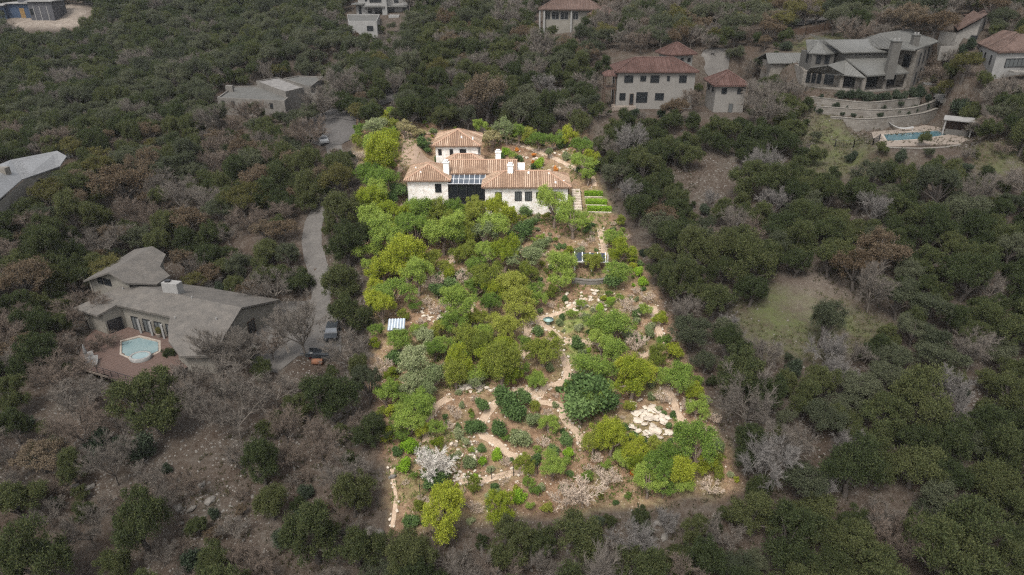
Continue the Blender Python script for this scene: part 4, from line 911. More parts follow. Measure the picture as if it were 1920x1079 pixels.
p = at_z(300,632,PZ+.14); po = thing('planter','round planter with yellow-green shrub by the pool house wing','planter',(p.x,p.y,PZ+.14)); MB().tube([(0,0,0),(0,0,.6)],[.35,.5],10).build('pot',MT['palewood'],po); PLANTER = po
# ---------------------------------------------------------------- remaining houses
U = thing('parapet_house','low grey house with stone parapets and dark flat roofs by the cul-de-sac','house',at_z(500,205,6.0)); UO = at_z(500,205,6.0)
def blk(root,O,px,z,zb,m,rm,ph=0.35,th=0.35,name='wall'):
    """flat-roofed block whose parapet crest is drawn at height z"""
    P = [at_z(a,b,z)-O for a,b in px]; n = len(P); c = sum(P,Vector())/n; I = [p+(c-p).normalized()*th*1.3 for p in P]
    s = sum(P[i].x*P[(i+1)%n].y-P[(i+1)%n].x*P[i].y for i in range(n))
    if s < 0: P,I = P[::-1],I[::-1]
    zb -= O.z; zz = z-O.z; mb = MB()
    v = [(p.x,p.y,zb) for p in P]+[(p.x,p.y,zz) for p in P]+[(p.x,p.y,zz) for p in I]+[(p.x,p.y,zz-ph) for p in I]
    f = []
    for i in range(n):
        j = (i+1)%n; f += [(i,j,j+n,i+n),(i+n,j+n,j+2*n,i+2*n),(i+2*n,j+2*n,j+3*n,i+3*n)]
    mb.add(v,f); o = mb.build(name,m,root); MB().add([(p.x,p.y,zz-ph) for p in I],[tuple(range(n))]).build('flat_roof',rm,root); return P
def wall_windows(root,a,b,ts,z,w,h,fr=None,pane=None,cols=2,name='window'):
    a,b = Vector((a.x,a.y,0)),Vector((b.x,b.y,0)); u = (b-a).normalized(); n = Vector((u.y,-u.x,0))
    for t in ts: q_ = a.lerp(b,t); window(root,(q_.x+n.x*.02,q_.y+n.y*.02,z),u,n,w,h,cols,1,fr,pane,name)
q1 = [at_z(a,b,10.0)-UO for a,b in ((407,183),(533,189))]
blk(U,UO,[(407,183),(533,189),(540,183),(503,167),(484,161),(438,161.5)],10.0,5.0,MT['parapet'],MT['flat_roof'],0.3)
wall_windows(U,q1[0],q1[1],(0.08,0.23,0.55,0.8),2.0,0.8,1.3)
blk(U,UO,[(480,152),(535,172),(569,164),(521,145)],11.2,5.0,MT['parapet'],mat('pale_membrane',(0.17,0.16,0.15),(0.09,0.085,0.08),scale=0.6),0.25)
blk(U,UO,[(531,147),(582,163),(606,144),(560,142)],11.0,5.0,MT['parapet'],MT['flat_roof'],0.3)
blk(U,UO,[(572,174),(592,176),(598,169),(580,166)],9.4,5.0,MT['parapet'],MT['flat_roof'],0.2)
c = at_z(431,168,10.2)-UO; MB().box(c.x-.9,c.x+.9,c.y-.5,c.y+.5,2,5.2).build('chimney',MT['parapet'],U)
for px,py in ((534,190),(549,178),(566,172)): p = at_z(px,py,9.6)-UO; part_box(U,'porch_post',MT['parapet'],p.x-.15,p.x+.15,p.y-.15,p.y+.15,-.8,3.5)
N = thing('metal_roof_house','pale standing-seam metal roofed house at the left edge','house',at_z(40,330,0)); NO = at_z(40,330,0)
n0 = [at_z(*p)-NO for p in ((-60,333,3.2),(40,336,3.2),(73,320,3.2),(112,312,3.2))]
A_,B_ = at_z(-60,321,5.2)-NO,at_z(107,283,5.2)-NO
roof(N,[[at_z(40,337,3.2)-NO,at_z(112,312,3.2)-NO,at_z(125,293,4.4)-NO,B_,at_z(20,300,5.2)-NO]],MT['metal_o'],0.18,(0.5,0.03,MT['metal_o'],'seam',2.0))
roof(N,[[at_z(-60,425,3.2)-NO,at_z(41,337,3.2)-NO,at_z(20,300,5.2)-NO,at_z(-90,345,5.2)-NO]],MT['metal_o'],0.18,(0.5,0.03,MT['metal_o'],'seam',2.0))
f1,f2 = at_z(-60,425,3.2)-NO,at_z(41,337,3.2)-NO
mb = MB(); mb.add([f1+Vector((0,.8,-.2)),f2+Vector((0,.8,-.2)),f2+Vector((0,.8,-4.5)),f1+Vector((0,.8,-4.5))],[(3,2,1,0)]); mb.build('wall',MT['tan_wall'],N)
f3 = at_z(112,312,3.2)-NO; mb = MB(); mb.add([f2+Vector((0,.8,-.2)),f3+Vector((-.6,.8,-.2)),f3+Vector((-.6,.8,-5)),f2+Vector((0,.8,-5))],[(3,2,1,0)]); mb.build('wall',MT['tan_wall'],N)
wall_windows(N,f2+Vector((0,.78,0)),f3+Vector((-.6,.78,0)),(0.35,0.7),0.6,1.4,1.4)
c = at_z(8,330,4.0)-NO; MB().box(c.x-1.0,c.x+1.0,c.y-.7,c.y+.7,c.z-1.5,c.z+1.6).build('chimney',MT['pale_stone'],N)
lw = thing('garden_wall','low pale stone wall behind the metal-roofed house at left','wall',ground(160,288)); lo_ = ground(160,288)
for k in range(12):
    p = ground(126+k*6.3,296-k*1.6)-lo_; MB().box(-.75,.75,-.25,.25,-.3,.9+R.uniform(-.08,.08)).build('wall_stone',MT['white_o'],lw).location = p
# white modern house at the top
MO = at_z(700,55,18.6); Mh = thing('modern_white_house','white flat-roofed modern house with stacked overhanging roofs at the top','house',MO)
P = blk(Mh,MO,[(653,40),(706,40),(712,27),(651,27)],22.4,17.5,MT['white_o'],MT['flat_roof'],0.3)
a,b = at_z(653,40,22.4)-MO,at_z(706,40,22.4)-MO; wall_windows(Mh,a,b,(0.75,),0.9,2.0,1.5); 
fx = lambda px: (at_z(px,30,21)-MO).x
by = (at_z(700,27,22.0)-MO).y
part_box(Mh,'wall',MT['white_o'],fx(673),fx(768),by+2.5,by+12,-1,6.4)
part_box(Mh,'lower_wall',MT['white_o'],fx(706),fx(745),by-1.0,by+3,-2,2.6)
part_box(Mh,'lower_wall',MT['white_o'],fx(737),fx(756),by-4.0,by+3,-3,3.3)
part_box(Mh,'roof_slab',MT['grey_metal'],fx(666),fx(688),by+0.9,by+12,6.4,6.75)
part_box(Mh,'roof_slab',MT['grey_metal'],fx(689),fx(728),by-.6,by+10,5.7,6.1)
part_box(Mh,'roof_slab',MT['grey_metal'],fx(726.5),fx(768),by+.2,by+10,5.75,6.15)
part_box(Mh,'pillar',MT['white_o'],fx(723),fx(732),by+.0,by+2.5,0,12)
part_box(Mh,'upper_wall',MT['white_o'],fx(675),fx(766),by+5.0,by+12,6.4,10.3)
part_box(Mh,'upper_roof',MT['grey_metal'],fx(672),fx(770),by+3.6,by+12.6,10.3,10.7)
for a,b,z,w,h,c in ((692,724,7.0,4.6,2.6,5),(741,751,6.9,1.6,2.6,2),(689,691,7.4,0.8,2.2,1)): window(Mh,((fx(a)+fx(b))/2,by+4.99,z),XP,YN,w,h,c,1)
for x,z,w,h,c in ((680,3.0,1.0,3.0,1),(715,2.6,3.2,2.8,3),(698,3.6,1.4,1.4,2),(738,2.8,2.2,2.8,2),(762,2.8,1.0,3,1)): window(Mh,(fx(x),by+2.49,z),XP,YN,w,h,c,1)
# brown-roofed house at the top
BO = at_z(1045,60,20.8); Bh = thing('brown_roof_house','cream house with brown hip roof and tall columns at the top','house',BO,math.radians(-8))
part_box(Bh,'wall',MT['tan_wall'],-4.4,11,0,9,-1,6.2); pl, rg = hip_planes(-5.6,12.5,-1.2,10.5,6.3,3.3,'x'); roof(Bh,pl,MT['brown_tile'],0.3,(0.5,0.12,MT['brown_tile']),'roof',rg)
part_box(Bh,'wing_wall',MT['tan_wall'],9.5,17,-3.5,5,-1,5.0); pl, rg = hip_planes(8.7,18,-4.3,6,5.1,2.2); roof(Bh,pl,MT['brown_tile'],0.3,(0.5,0.12,MT['brown_tile']),'roof',rg)
for x,w in ((-2.9,1.4),(-0.7,2.2),(1.9,2.4),(5.2,1.6)): window(Bh,(x,-.01,3.4),XP,YN,w,2.2,2,1,MT['white_o'],MT['glass'])
for x in (-5.2,-3.9,4.0): part_box(Bh,'column',MT['white_o'],x-.22,x+.22,-.9,-.45,-1,6.1)
part_box(Bh,'chimney',MT['white_o'],1.0,2.2,3.5,4.7,7,10.8); part_box(Bh,'lower_deck',MT['wood'],-6.5,-4.4,0,6,2.4,2.7)
# house under construction, top left
CO = ground(45,36); Ch = thing('construction_house','half-built house in blue wrap and dark sheathing at the top left','house',CO,math.radians(6))
SHE = mat('dark_sheathing',(0.058,0.058,0.064),(0.045,0.045,0.05),scale=0.3)
part_box(Ch,'wall',MT['blue'],-14,-6,0,10,-1,4.6); part_box(Ch,'wall',MT['blue'],-6,4,1.5,10,-1,5.2); part_box(Ch,'wall',SHE,3.5,12,-1.5,9,-1,6.0); part_box(Ch,'upper_wall',SHE,-2,10,3,10,4.6,10)
part_box(Ch,'door_board',MT['orange'],-1.5,.2,1.44,1.5,0.2,3.8)
for x in (5.2,7.4,10): part_box(Ch,'trim',MT['white_o'],x-.12,x+.12,-1.56,-1.5,-1,4.6)
for z0,y0,x0,x1 in ((4.7,-1.0,-14.5,-5.5),(5.3,.6,-6.5,4.5),(6.1,-2.2,3,12.8),(10.1,2.2,-3,11)): part_box(Ch,'roof_slab',MT['white_o'],x0,x1,y0,y0+9,z0,z0+.35)
for x in (-12,-9,-7): window(Ch,(x,-.01,1.6),XP,YN,1.5,1.6,2,1)
window(Ch,(4.3,-1.51,1.5),XP,YN,1.2,2.2,1,1)
# right-edge houses
E1 = thing('brown_gable_house','pale stucco house with brown gable roof in the top right corner','house',at_z(1815,92,22.5)); EO = at_z(1815,92,22.5)
ez = 27.0
fa,fb = at_z(1796,56,27.0),at_z(1842,31,29.8); bc = at_z(1872,15,29.0)
roof(E1,[[at_z(1789,48,26.7)-EO,at_z(1796,56,26.7)-EO,at_z(1843,31,29.6)-EO,at_z(1826,20,29.6)-EO]],MT['brown_tile'],0.25,(0.5,0.12,MT['brown_tile']))
roof(E1,[[at_z(1843,31,29.6)-EO,at_z(1875,14,29.4)-EO,at_z(1845,4,29.8)-EO,at_z(1805,27,28.2)-EO,at_z(1822,34,28.3)-EO]],MT['brown_tile'],0.25)
w_a,w_b,w_c = at_z(1795,62,26.0)-EO,at_z(1840,36,29.0)-EO,at_z(1866,22,29.0)-EO
mb = MB(); mb.add([Vector((w_a.x,w_a.y,-1.5)),Vector((w_b.x,w_b.y,-1.5)),w_b,w_a],[(0,1,2,3)]); mb.add([Vector((w_b.x,w_b.y,-1.5)),Vector((w_c.x,w_c.y,-1.5)),w_c,w_b],[(0,1,2,3)]); l_ = w_a+Vector((-1.5,4,0)); mb.add([Vector((l_.x,l_.y,-1.5)),Vector((w_a.x,w_a.y,-1.5)),w_a,l_],[(0,1,2,3)]); mb.build('wall',MT['red_wall'],E1)
wall_windows(E1,w_a,w_b,(0.9,),0.6,1.3,2.6); wall_windows(E1,w_b,w_c,(0.3,),3.6,2.0,2.4)
part_box(E1,'terrace_wall',MT['red_wall'],w_a.x-4,w_a.x+7,w_a.y-2.0,w_a.y-1.7,-2,1.0)
EO2 = at_z(1875,140,18.5); E2 = thing('white_hip_house','white house with brown tile hip roof cut by the right edge','house',EO2)
k0,k1,k2 = at_z(1832,81,24.6),at_z(1872,98,24.6),at_z(1960,96,24.6); kr = at_z(1909,64,27.2); kl = at_z(1880,57,27.2)
roof(E2,[[k1-EO2,k2-EO2,at_z(1960,62,27.4)-EO2,kr-EO2],[k0-EO2,k1-EO2,kr-EO2,kl-EO2]],MT['brown_tile'],0.25,(0.5,0.13,MT['brown_tile']),'roof',[(k1-EO2,kr-EO2)])
mb = MB(); a,b,c = [v-EO2 for v in (at_z(1836,83,24.4),at_z(1873,100,24.4),at_z(1960,98,24.4))]; 
for p,q_ in ((a,b),(b,c)): mb.add([Vector((p.x,p.y+.4,-2)),Vector((q_.x,q_.y+.4,-2)),Vector((q_.x,q_.y+.4,q_.z-.1)),Vector((p.x,p.y+.4,p.z-.1))],[(0,1,2,3)])
mb.build('wall',MT['white_o'],E2)
wall_windows(E2,a+Vector((0,.39,0)),b+Vector((0,.39,0)),(0.3,0.5,0.8),3.4,0.9,1.7); wall_windows(E2,b+Vector((0,.39,0)),c+Vector((0,.39,0)),(0.45,),3.2,4.5,1.6,None,MT['pane_grey'],5)
part_box(E2,'balcony',MT['red_wall'],b.x+3,c.x,b.y-1.5,b.y+.3,2.4,2.7)
# ---------------------------------------------------------------- small structures inside the garden
sp_ = ground(1110,496); S = thing('solar_pergola','white-framed pergola carrying dark solar panels above stone terrace','pergola',(sp_.x,sp_.y,sp_.z),math.radians(-4))
pa,pb = at_z(1079,482,sp_.z+1.7)-Vector(S.location),at_z(1143,484,sp_.z+1.7)-Vector(S.location)
for i in range(4):
    x0 = pa.x+(pb.x-pa.x)*i/4.4; x1 = x0+(pb.x-pa.x)/4.4-0.1
    MB().slab([(x0,pa.y-.9,pa.z-.35),(x1,pa.y-.9,pa.z-.35),(x1,pa.y+1.0,pa.z+.25),(x0,pa.y+1.0,pa.z+.25)],0.06).build('solar_panel',MT['solar'],S)
for i in range(5): x0 = pa.x+(pb.x-pa.x)*i/4.4-.05; MB().slab([(x0-.07,pa.y-1.0,pa.z-.34),(x0+.07,pa.y-1.0,pa.z-.34),(x0+.07,pa.y+1.1,pa.z+.33),(x0-.07,pa.y+1.1,pa.z+.33)],0.08).build('rafter',MT['alu'],S)
for x in (pa.x,(pa.x+pb.x)/2,pb.x-.1):
    for y,dz in ((pa.y-.9,-.4),(pa.y+1.0,.15)): part_box(S,'post',MT['alu'],x-.09,x+.09,y-.09,y+.09,-1.0,pa.z+dz)
part_box(S,'beam',MT['alu'],pa.x-.2,pb.x,pa.y-.98,pa.y-.85,pa.z-.55,pa.z-.38)
sw = [Vector(ground(a,b)[:2]) for a,b in ((1072,533),(1100,535),(1130,533),(1140,526))]; zz = tz(sw[1].x,sw[1].y)
stone_wall('garden_retaining_wall','pale dry-stone terrace wall in front of the solar pergola',sw,zz+0.7,zz-0.8,MT['pale_stone'],step=0.8)
sh = ground(745,630); sd = thing('garden_shed','small timber shed with ribbed blue-grey metal roof by the left boundary','shed',(sh.x,sh.y,sh.z),math.radians(4))
rp = [at_z(a,b,-4.2)-Vector(sd.location) for a,b in ((729,602),(757,601),(762,624),(733,626))]
hz_ = rp[0].z
part_box(sd,'wall',MT['palewood'],-1.0,1.0,-0.9,.9,-.4,hz_-.3)
x0,x1,y0,y1 = -1.15,1.15,-1.1,1.15
roof(sd,[[(x0,y0,hz_-.35),(x1,y0,hz_-.35),(x1,y1,hz_+.15),(x0,y1,hz_+.15)]],MT['shedpan'],0.05,(0.42,0.09,MT['shedroof'],'rib',0.7))
part_box(sd,'door',MT['wood'],-.4,.4,-.94,-.9,-.1,1.7)
# sage-blue fire bowl in the middle of the garden
fb_ = ground(1028,608); fbw = thing('fire_bowl','round blue-green bowl on a pedestal among the garden paths','bowl',fb_)
MB().tube([(0,0,0),(0,0,.35),(0,0,.45),(0,0,.75),(0,0,.78),(0,0,.6)],[.3,.25,.4,.75,.72,.5],14).build('bowl',mat('verdigris',(0.30,0.42,0.38),(0.22,0.32,0.30)),fbw,True)
# entrance steps and railing right of the villa
es = thing('entrance_steps','pale stone steps with dark handrail at the villa right end','stairs',(11.6,117,1.0))
for i in range(9): MB().box(-.6,.9,-2.6+i*.75,-1.9+i*.75,-2.4+i*.22,-.6+i*.26).build('step',MT['stone_g'],es)
for s_ in (-.6,.85):
    MB().tube([(s_,-2.4,.35),(s_,-0.6,.95)],.03,5).build('handrail',MT['dark'],es)
    for y in (-2.4,-1.5,-.6): MB().tube([(s_,y,-.8),(s_,y,.35+(y+2.4)/1.8*.6)],.025,5).build('rail_post',MT['dark'],es)
for k,(px0,py0,px1,py1,nm) in enumerate(((1096,372,1130,371,'uppermost'),(1098,387,1138,387,'middle'),(1101,400,1147,400,'lowest'))):
    a,b = ground(px0,py0),ground(px1,py1); zt = max(a.z,b.z)+.15
    stone_wall('hedge_wall',f'low tan stone bed wall under the {nm} lime hedge right of the villa',[a[:2],((a+b)/2)[:2],b[:2]],zt-.1,zt-1.0,MT['stone_g'],th=.3,step=.7)
    HEDGES = globals().setdefault('HEDGES',[]); HEDGES.append((a,b,zt,nm))
# wire garden fence near the lower boundary
fp = [(788,930),(835,925),(878,912),(922,900),(963,893),(1008,890)]
fe = thing('garden_fence','thin dark wire fence with slim posts along the lowest garden path','fence',ground(*fp[2])); fo = ground(*fp[2])
FL = [ground(*p)-fo for p in fp]
for p in FL: MB().tube([p+Vector((0,0,-.2)),p+Vector((0,0,1.6))],.04,5).build('post',MT['dark'],fe)
for a,b in zip(FL[:-1],FL[1:]):
    for hh in (.4,.9,1.4): MB().tube([a+Vector((0,0,hh)),b+Vector((0,0,hh))],.012,3).build('wire',MT['dark'],fe)
def picket_fence(label,pts,h,m,gap=2.2,wires=(0.2,0.95),name='fence',solid=False):
    P = [ground(*p) for p in pts]; o = P[0]; f = thing(name,label,'fence',o); k = 0
    for a,b in zip(P[:-1],P[1:]):
        n = max(1,int((b-a).length/gap))
        for j in range(n+1):
            q_ = a.lerp(b,j/n); z = tz(q_.x,q_.y)-o.z; MB().box(-.06,.06,-.06,.06,-.2,h).build('post',m,f).location = (q_.x-o.x,q_.y-o.y,z)
        for j in range(n):
            p0,p1 = a.lerp(b,j/n),a.lerp(b,(j+1)/n); z0,z1 = tz(p0.x,p0.y)-o.z,tz(p1.x,p1.y)-o.z; p0 = Vector((p0.x-o.x,p0.y-o.y,z0)); p1 = Vector((p1.x-o.x,p1.y-o.y,z1))
            if solid:
                mb = MB(); mb.add([p0,p1,p1+Vector((0,0,h*.92)),p0+Vector((0,0,h*.92))],[(0,1,2,3)]); mb.add([p0+Vector((0,.05,0)),p1+Vector((0,.05,0)),p1+Vector((0,.05,h*.92)),p0+Vector((0,.05,h*.92))],[(3,2,1,0)]); mb.build('panel',m,f)
            else:
                for w_ in wires: MB().tube([p0+Vector((0,0,h*w_)),p1+Vector((0,0,h*w_))],.03,4).build('rail',m,f)
                pk = MB()
                nn = int((p1-p0).length/.3)
                for i in range(nn): c = p0.lerp(p1,(i+.5)/nn); pk.box(c.x-.015,c.x+.015,c.y-.015,c.y+.015,c.z+.1,c.z+h*.95)
                stuff(pk.build('pickets',m,f))
    return f
picket_fence('brown timber panel fence along the street above the grey house',[(1468,72),(1510,66),(1545,58),(1578,52)],1.8,MT['wood'],solid=True)
picket_fence('black metal picket fence across the lawn left of the right-hand pool',[(1565,276),(1600,277),(1636,273),(1648,265)],1.3,MT['dark'])
picket_fence('grey timber panel fence below the white hip-roofed house',[(1838,212),(1862,228),(1885,245)],1.8,MT['palewood'],solid=True)
# ---------------------------------------------------------------- cars
def car(name,label,px,py,rz,body,glassm,pickup=False,long_=4.6):
    p = ground(px,py); t = thing(name,label,'car',(p.x,p.y,p.z+.07),rz); w,L = .9,long_/2
    prof = [(-L,.35),(-L,.8),(-L*.55,.92),(-L*.25,1.42),(L*.45,1.45),(L*.8,1.0),(L,.92),(L,.35)] if not pickup else [(-L,.4),(-L,.95),(-L*.5,1.05),(-L*.28,1.65),(L*.2,1.65),(L*.28,1.0),(L,1.0),(L,.4)]
    n = len(prof); mb = MB(); sx = lambda z: w*(1-.16*max(0,z-.95)/.6)
    v = [(-sx(z),y,z) for y,z in prof]+[(sx(z),y,z) for y,z in prof]; mb.add(v,[tuple(range(n)),tuple(range(2*n-1,n-1,-1))]+[(i,i+n,(i+1)%n+n,(i+1)%n) for i in range(n)])
    b = mb.build('body',body,t)
    ws = MB(); (y0,z0),(y1,z1) = prof[2],prof[3]; a,c = .12,.9
    ws.quad(*[(s*sx(z)*.9,y,z+.02) for s,(y,z) in ((-1,(y0+(y1-y0)*a,z0+(z1-z0)*a)),(1,(y0+(y1-y0)*a,z0+(z1-z0)*a)),(1,(y0+(y1-y0)*c,z0+(z1-z0)*c)),(-1,(y0+(y1-y0)*c,z0+(z1-z0)*c)))]); ws.build('windscreen',glassm,t)
    rw = MB(); (y0,z0),(y1,z1) = prof[4],prof[5]; rw.quad(*[(s*sx(z)*.88,y+.01,z+.02) for s,(y,z) in ((1,(y0+(y1-y0)*a,z0+(z1-z0)*a)),(-1,(y0+(y1-y0)*a,z0+(z1-z0)*a)),(-1,(y0+(y1-y0)*c,z0+(z1-z0)*c)),(1,(y0+(y1-y0)*c,z0+(z1-z0)*c)))]); rw.build('rear_window',glassm,t)
    for s in (-1,1):
        sw_ = MB(); sw_.quad(*[(s*(sx(z)+.012),y,z) for y,z in ((prof[3][0]-.25,1.0),(prof[4][0]+.1,1.0),(prof[4][0]-.1,1.36),(prof[3][0]+.05,1.36))]); sw_.build('side_window',glassm,t)
        for y in (-L*.62,L*.62):
            wh = MB(); wh.tube([(s*.72,y,.33),(s*.93,y,.33)],.33,12); q_ = wh.build('wheel',MT['tyre'],t); MB().tube([(s*.93,y,.33),(s*.945,y,.33)],.19,10).build('rim',MT['alu'],q_)
        MB().box(s*.62-.14,s*.62+.14,-L-.02,-L+.05,.62,.76).build('headlight',MT['white_o'],t); MB().box(s*.7-.1,s*.7+.1,L-.04,L+.02,.68,.84).build('tail_light',mat('tail_red',(0.12,0.01,0.01)),t)
        MB().box(s*1.0-.1,s*1.0+.1,prof[3][0]-.2,prof[3][0]-.08,.98,1.12).build('mirror',body,t)
    if pickup:
        MB().box(-.78,.78,L*.3,L-.08,1.001,1.02).build('bed_liner',MT['tyre'],t)
    return t
car('suv','dark grey vehicle with pale roof parked under trees in the concrete court',624,628,math.radians(6),MT['car_dark'],MT['skyglass'],long_=4.9)
car('sedan','silver sedan parked at the edge of the cul-de-sac',606,268,math.radians(25),MT['car_light'],MT['glass'],long_=4.5)
car('suv','dark vehicle parked beside the brown-roofed house at the top',994,58,math.radians(80),MT['car_dark'],MT['glass'],long_=4.6)
tr_ = ground(603,672); trl = thing('flatbed_trailer','dark open flatbed trailer at the lower edge of the concrete court','trailer',(tr_.x,tr_.y,tr_.z+.05),math.radians(-6))
part_box(trl,'bed',MT['car_dark'],-1.9,1.9,-.8,.8,.5,.62)
for y in (-.8,.74): part_box(trl,'side_rail',MT['car_dark'],-1.9,1.9,y,y+.06,.62,1.05)
for x in (-.7,.5):
    for y in (-.95,.85): MB().tube([(x,y,.32),(x,y+.12,.32)],.32,10).build('wheel',MT['tyre'],trl)
part_box(trl,'hitch',MT['car_dark'],-3.0,-1.9,-.06,.06,.45,.55)
ba = ground(596,684); MBb = thing('rust_barrel','rusty orange barrel lying beside the dark trailer','barrel',(ba.x,ba.y,ba.z+.05)); MB().tube([(-.7,0,.42),(-.4,0,.42),(-.38,0,.42),(.38,0,.42),(.4,0,.42),(.7,0,.42)],[.4,.4,.43,.43,.4,.4],12).build('drum',mat('rust',(0.16,0.065,0.03),(0.10,0.045,0.025)),MBb)
bb = ground(585,672); bx_ = thing('gas_can','small red can with pale lid by the dark trailer','can',(bb.x,bb.y,bb.z+.05)); MB().box(-.3,.3,-.25,.25,0,.6).build('body',mat('red_can',(0.14,0.012,0.016)),bx_); MB().tube([(0,0,.6),(0,0,.8)],.2,8).build('lid',MT['white_o'],bx_)
# ---------------------------------------------------------------- foliage
def unit(v): return v/np.maximum(np.linalg.norm(v,axis=1,keepdims=True),1e-9)
def leaf_quads(pos, axis, nrm, L, Wd):
    """diamond leaves / sprays: base, side, tip, side"""
    side = unit(np.cross(axis, nrm)); up = np.cross(side, axis)
    L = L[:,None]; Wd = Wd[:,None]
    v = np.stack([pos-axis*L*.5, pos+side*Wd*.5+up*Wd*.15, pos+axis*L*.5, pos-side*Wd*.5+up*Wd*.15],1)
    return v.reshape(-1,3)
def crown_cloud(seed, nclump, nleaf, L, Wd, flat=0.85, lump=(0.12,0.22), low=-0.45, spread=0.62, droop=0.25, fill=0.3, nlobe=7, plume=.95):
    """lobes on an uneven dome, ragged tufts on every lobe, leaf sprays on every tuft; unit radius, centred at z=0"""
    g = np.random.default_rng(seed)
    th = 2*np.pi*(np.arange(nlobe)+g.uniform(-.4,.4,nlobe))/nlobe*g.choice([1,2.4]); cz = g.uniform(low,.75,nlobe); rr = g.uniform(.45,1.15,nlobe)*spread*.8
    cr = np.sqrt(np.maximum(.1,1-cz**2)); LB = np.stack([np.cos(th)*cr*rr,np.sin(th)*cr*rr,cz*rr*flat],1); LB[0] = (0,0,g.uniform(.1,.4))
    LR = g.uniform(.16,.42,nlobe)
    k = g.choice(nlobe,nclump,p=LR**2/(LR**2).sum()); d = g.normal(size=(nclump,3)); d[:,2] += .3; d = unit(d)
    C = LB[k]+d*(LR[k]*g.uniform(.55,1.12,nclump))[:,None]*np.array([1,1,.85])
    rad = g.uniform(*lump,nclump)*g.choice([.7,1,1.25],nclump)
    w = rad**2; k = g.choice(nclump,nleaf,p=w/w.sum())
    d = g.normal(size=(nleaf,3)); d[:,2] += .35; d = unit(d)
    rs = rad[k]*np.where(g.random(nleaf) < fill, g.uniform(.2,1,nleaf), np.abs(g.normal(1.0,.32,nleaf)))
    pos = C[k]+d*rs[:,None]*np.array([1,1,plume])
    axis = unit(d*.7+g.normal(size=(nleaf,3))*.55+np.array([0,0,droop])); nrm = unit(d+g.normal(size=(nleaf,3))*.7+np.array([0,0,.45]))
    v = leaf_quads(pos, axis, nrm, L*g.uniform(.5,1.5,nleaf), Wd*g.uniform(.6,1.4,nleaf))
    return v, np.concatenate([LB,C[:10]])
def leaf_mesh(name, v, m):
    return rawmesh(name, v, np.arange(len(v)).reshape(-1,4), m)
def tubes_np(segs):
    """3-sided tapered sticks from (a, b, ra, rb) rows"""
    S = np.array(segs, float); a,b,ra,rb = S[:,0:3],S[:,3:6],S[:,6:7],S[:,7:8]
    d = unit(b-a); ref = np.where(np.abs(d[:,2:3]) > .9, np.array([[1.,0,0]]), np.array([[0,0,1.]])); s = unit(np.cross(d,ref)); t = np.cross(d,s); vs = []
    for p,r in ((a,ra),(b,rb)):
        for k in range(3): vs.append(p+(s*math.cos(k*2.0944)+t*math.sin(k*2.0944))*r)
    v = np.stack(vs,1).reshape(-1,3); n = len(S); base = (np.arange(n)*6)[:,None]
    f = np.concatenate([base+np.array([[0,1,4,3]]),base+np.array([[1,2,5,4]]),base+np.array([[2,0,3,5]])],0)
    return v, f
def trunk_mesh(name, C, seed, zc, m, r0=0.075, nl=13):
    """short trunk forking into limbs that reach the clump centres (crown centre at height zc)"""
    r = random.Random(seed); mb = MB(); lean = Vector((r.uniform(-.16,.16),r.uniform(-.16,.16),0)); fork = Vector((lean.x,lean.y,zc*r.uniform(.3,.45)))
    mb.tube([(0,0,-0.25),(lean.x*.3,lean.y*.3,zc*.12),fork],[r0*1.35,r0*1.1,r0*.9],6,False)
    for i in r.sample(range(len(C)),min(nl,len(C))):
        e = Vector(C[i])+Vector((0,0,zc)); m1 = fork.lerp(e,.5)+Vector((r.uniform(-.08,.08),r.uniform(-.08,.08),r.uniform(-.02,.1)))
        mb.tube([fork,m1,e],[r0*.62,r0*.38,r0*.12],5,False)
    return mb.mesh(name, m, True)
def bare_segs(seed, nlimb=7, nb=7, nt=8, nf=7, spread=1.05, height=1.9, r0=0.036, fine=0.0027):
    """trunk, limbs, branches, twigs and fine twigs of a leafless tree of about unit crown radius"""
    r = random.Random(seed); big = []; small = []
    rv = lambda s: Vector((r.uniform(-s,s),r.uniform(-s,s),r.uniform(-s,s)))
    base = Vector((0,0,-.2)); fork = Vector((r.uniform(-.1,.1),r.uniform(-.1,.1),height*.22)); big.append((base,fork,r0*1.3,r0))
    def grow(p,d,L,ra,n,out):
        q = p
        for i in range(n):
            d = (d+rv(.22)+Vector((0,0,.05))).normalized(); e = q+d*L/n; out.append((q,e,ra*(1-i/n*.5),ra*(1-(i+1)/n*.5))); q = e
        return q,d
    for i in range(nlimb):
        a = 2*math.pi*(i+r.uniform(-.3,.3))/nlimb; d = Vector((math.cos(a)*spread*.8,math.sin(a)*spread*.8,r.uniform(.6,1.2))).normalized()
        L = height*r.uniform(.38,.55); start = len(big); q,d2 = grow(fork,d,L,r0*.62,3,big)
        for j in range(nb):
            s_,e_,ra,rb = big[start+r.randrange(1,3)] if j < nb-2 else big[-1]
            p = s_.lerp(e_,r.random()) if j < nb-2 else q; db = (d2+rv(.8)+Vector((0,0,.15))).normalized(); s2 = len(small); q2,d3 = grow(p,db,height*r.uniform(.18,.3),r0*.2,2,small)
            for k in range(nt):
                s_,e_,_,_ = small[s2+r.randrange(2)]; p2 = s_.lerp(e_,r.uniform(.2,1)); dt = (d3+rv(.9)+Vector((0,0,.1))).normalized(); Lt = height*r.uniform(.08,.15); small.append((p2,p2+dt*Lt,fine*2.0,fine*1.2))
                for l in range(nf):
                    p3 = p2+dt*Lt*r.uniform(.2,1); df = (dt+rv(.8)).normalized(); small.append((p3,p3+df*height*r.uniform(.04,.085),fine*1.2,fine*.7))
    return big, small
def seg_rows(sg): return [tuple(a)+tuple(b)+(ra,rb) for a,b,ra,rb in sg]
PROTO = {}
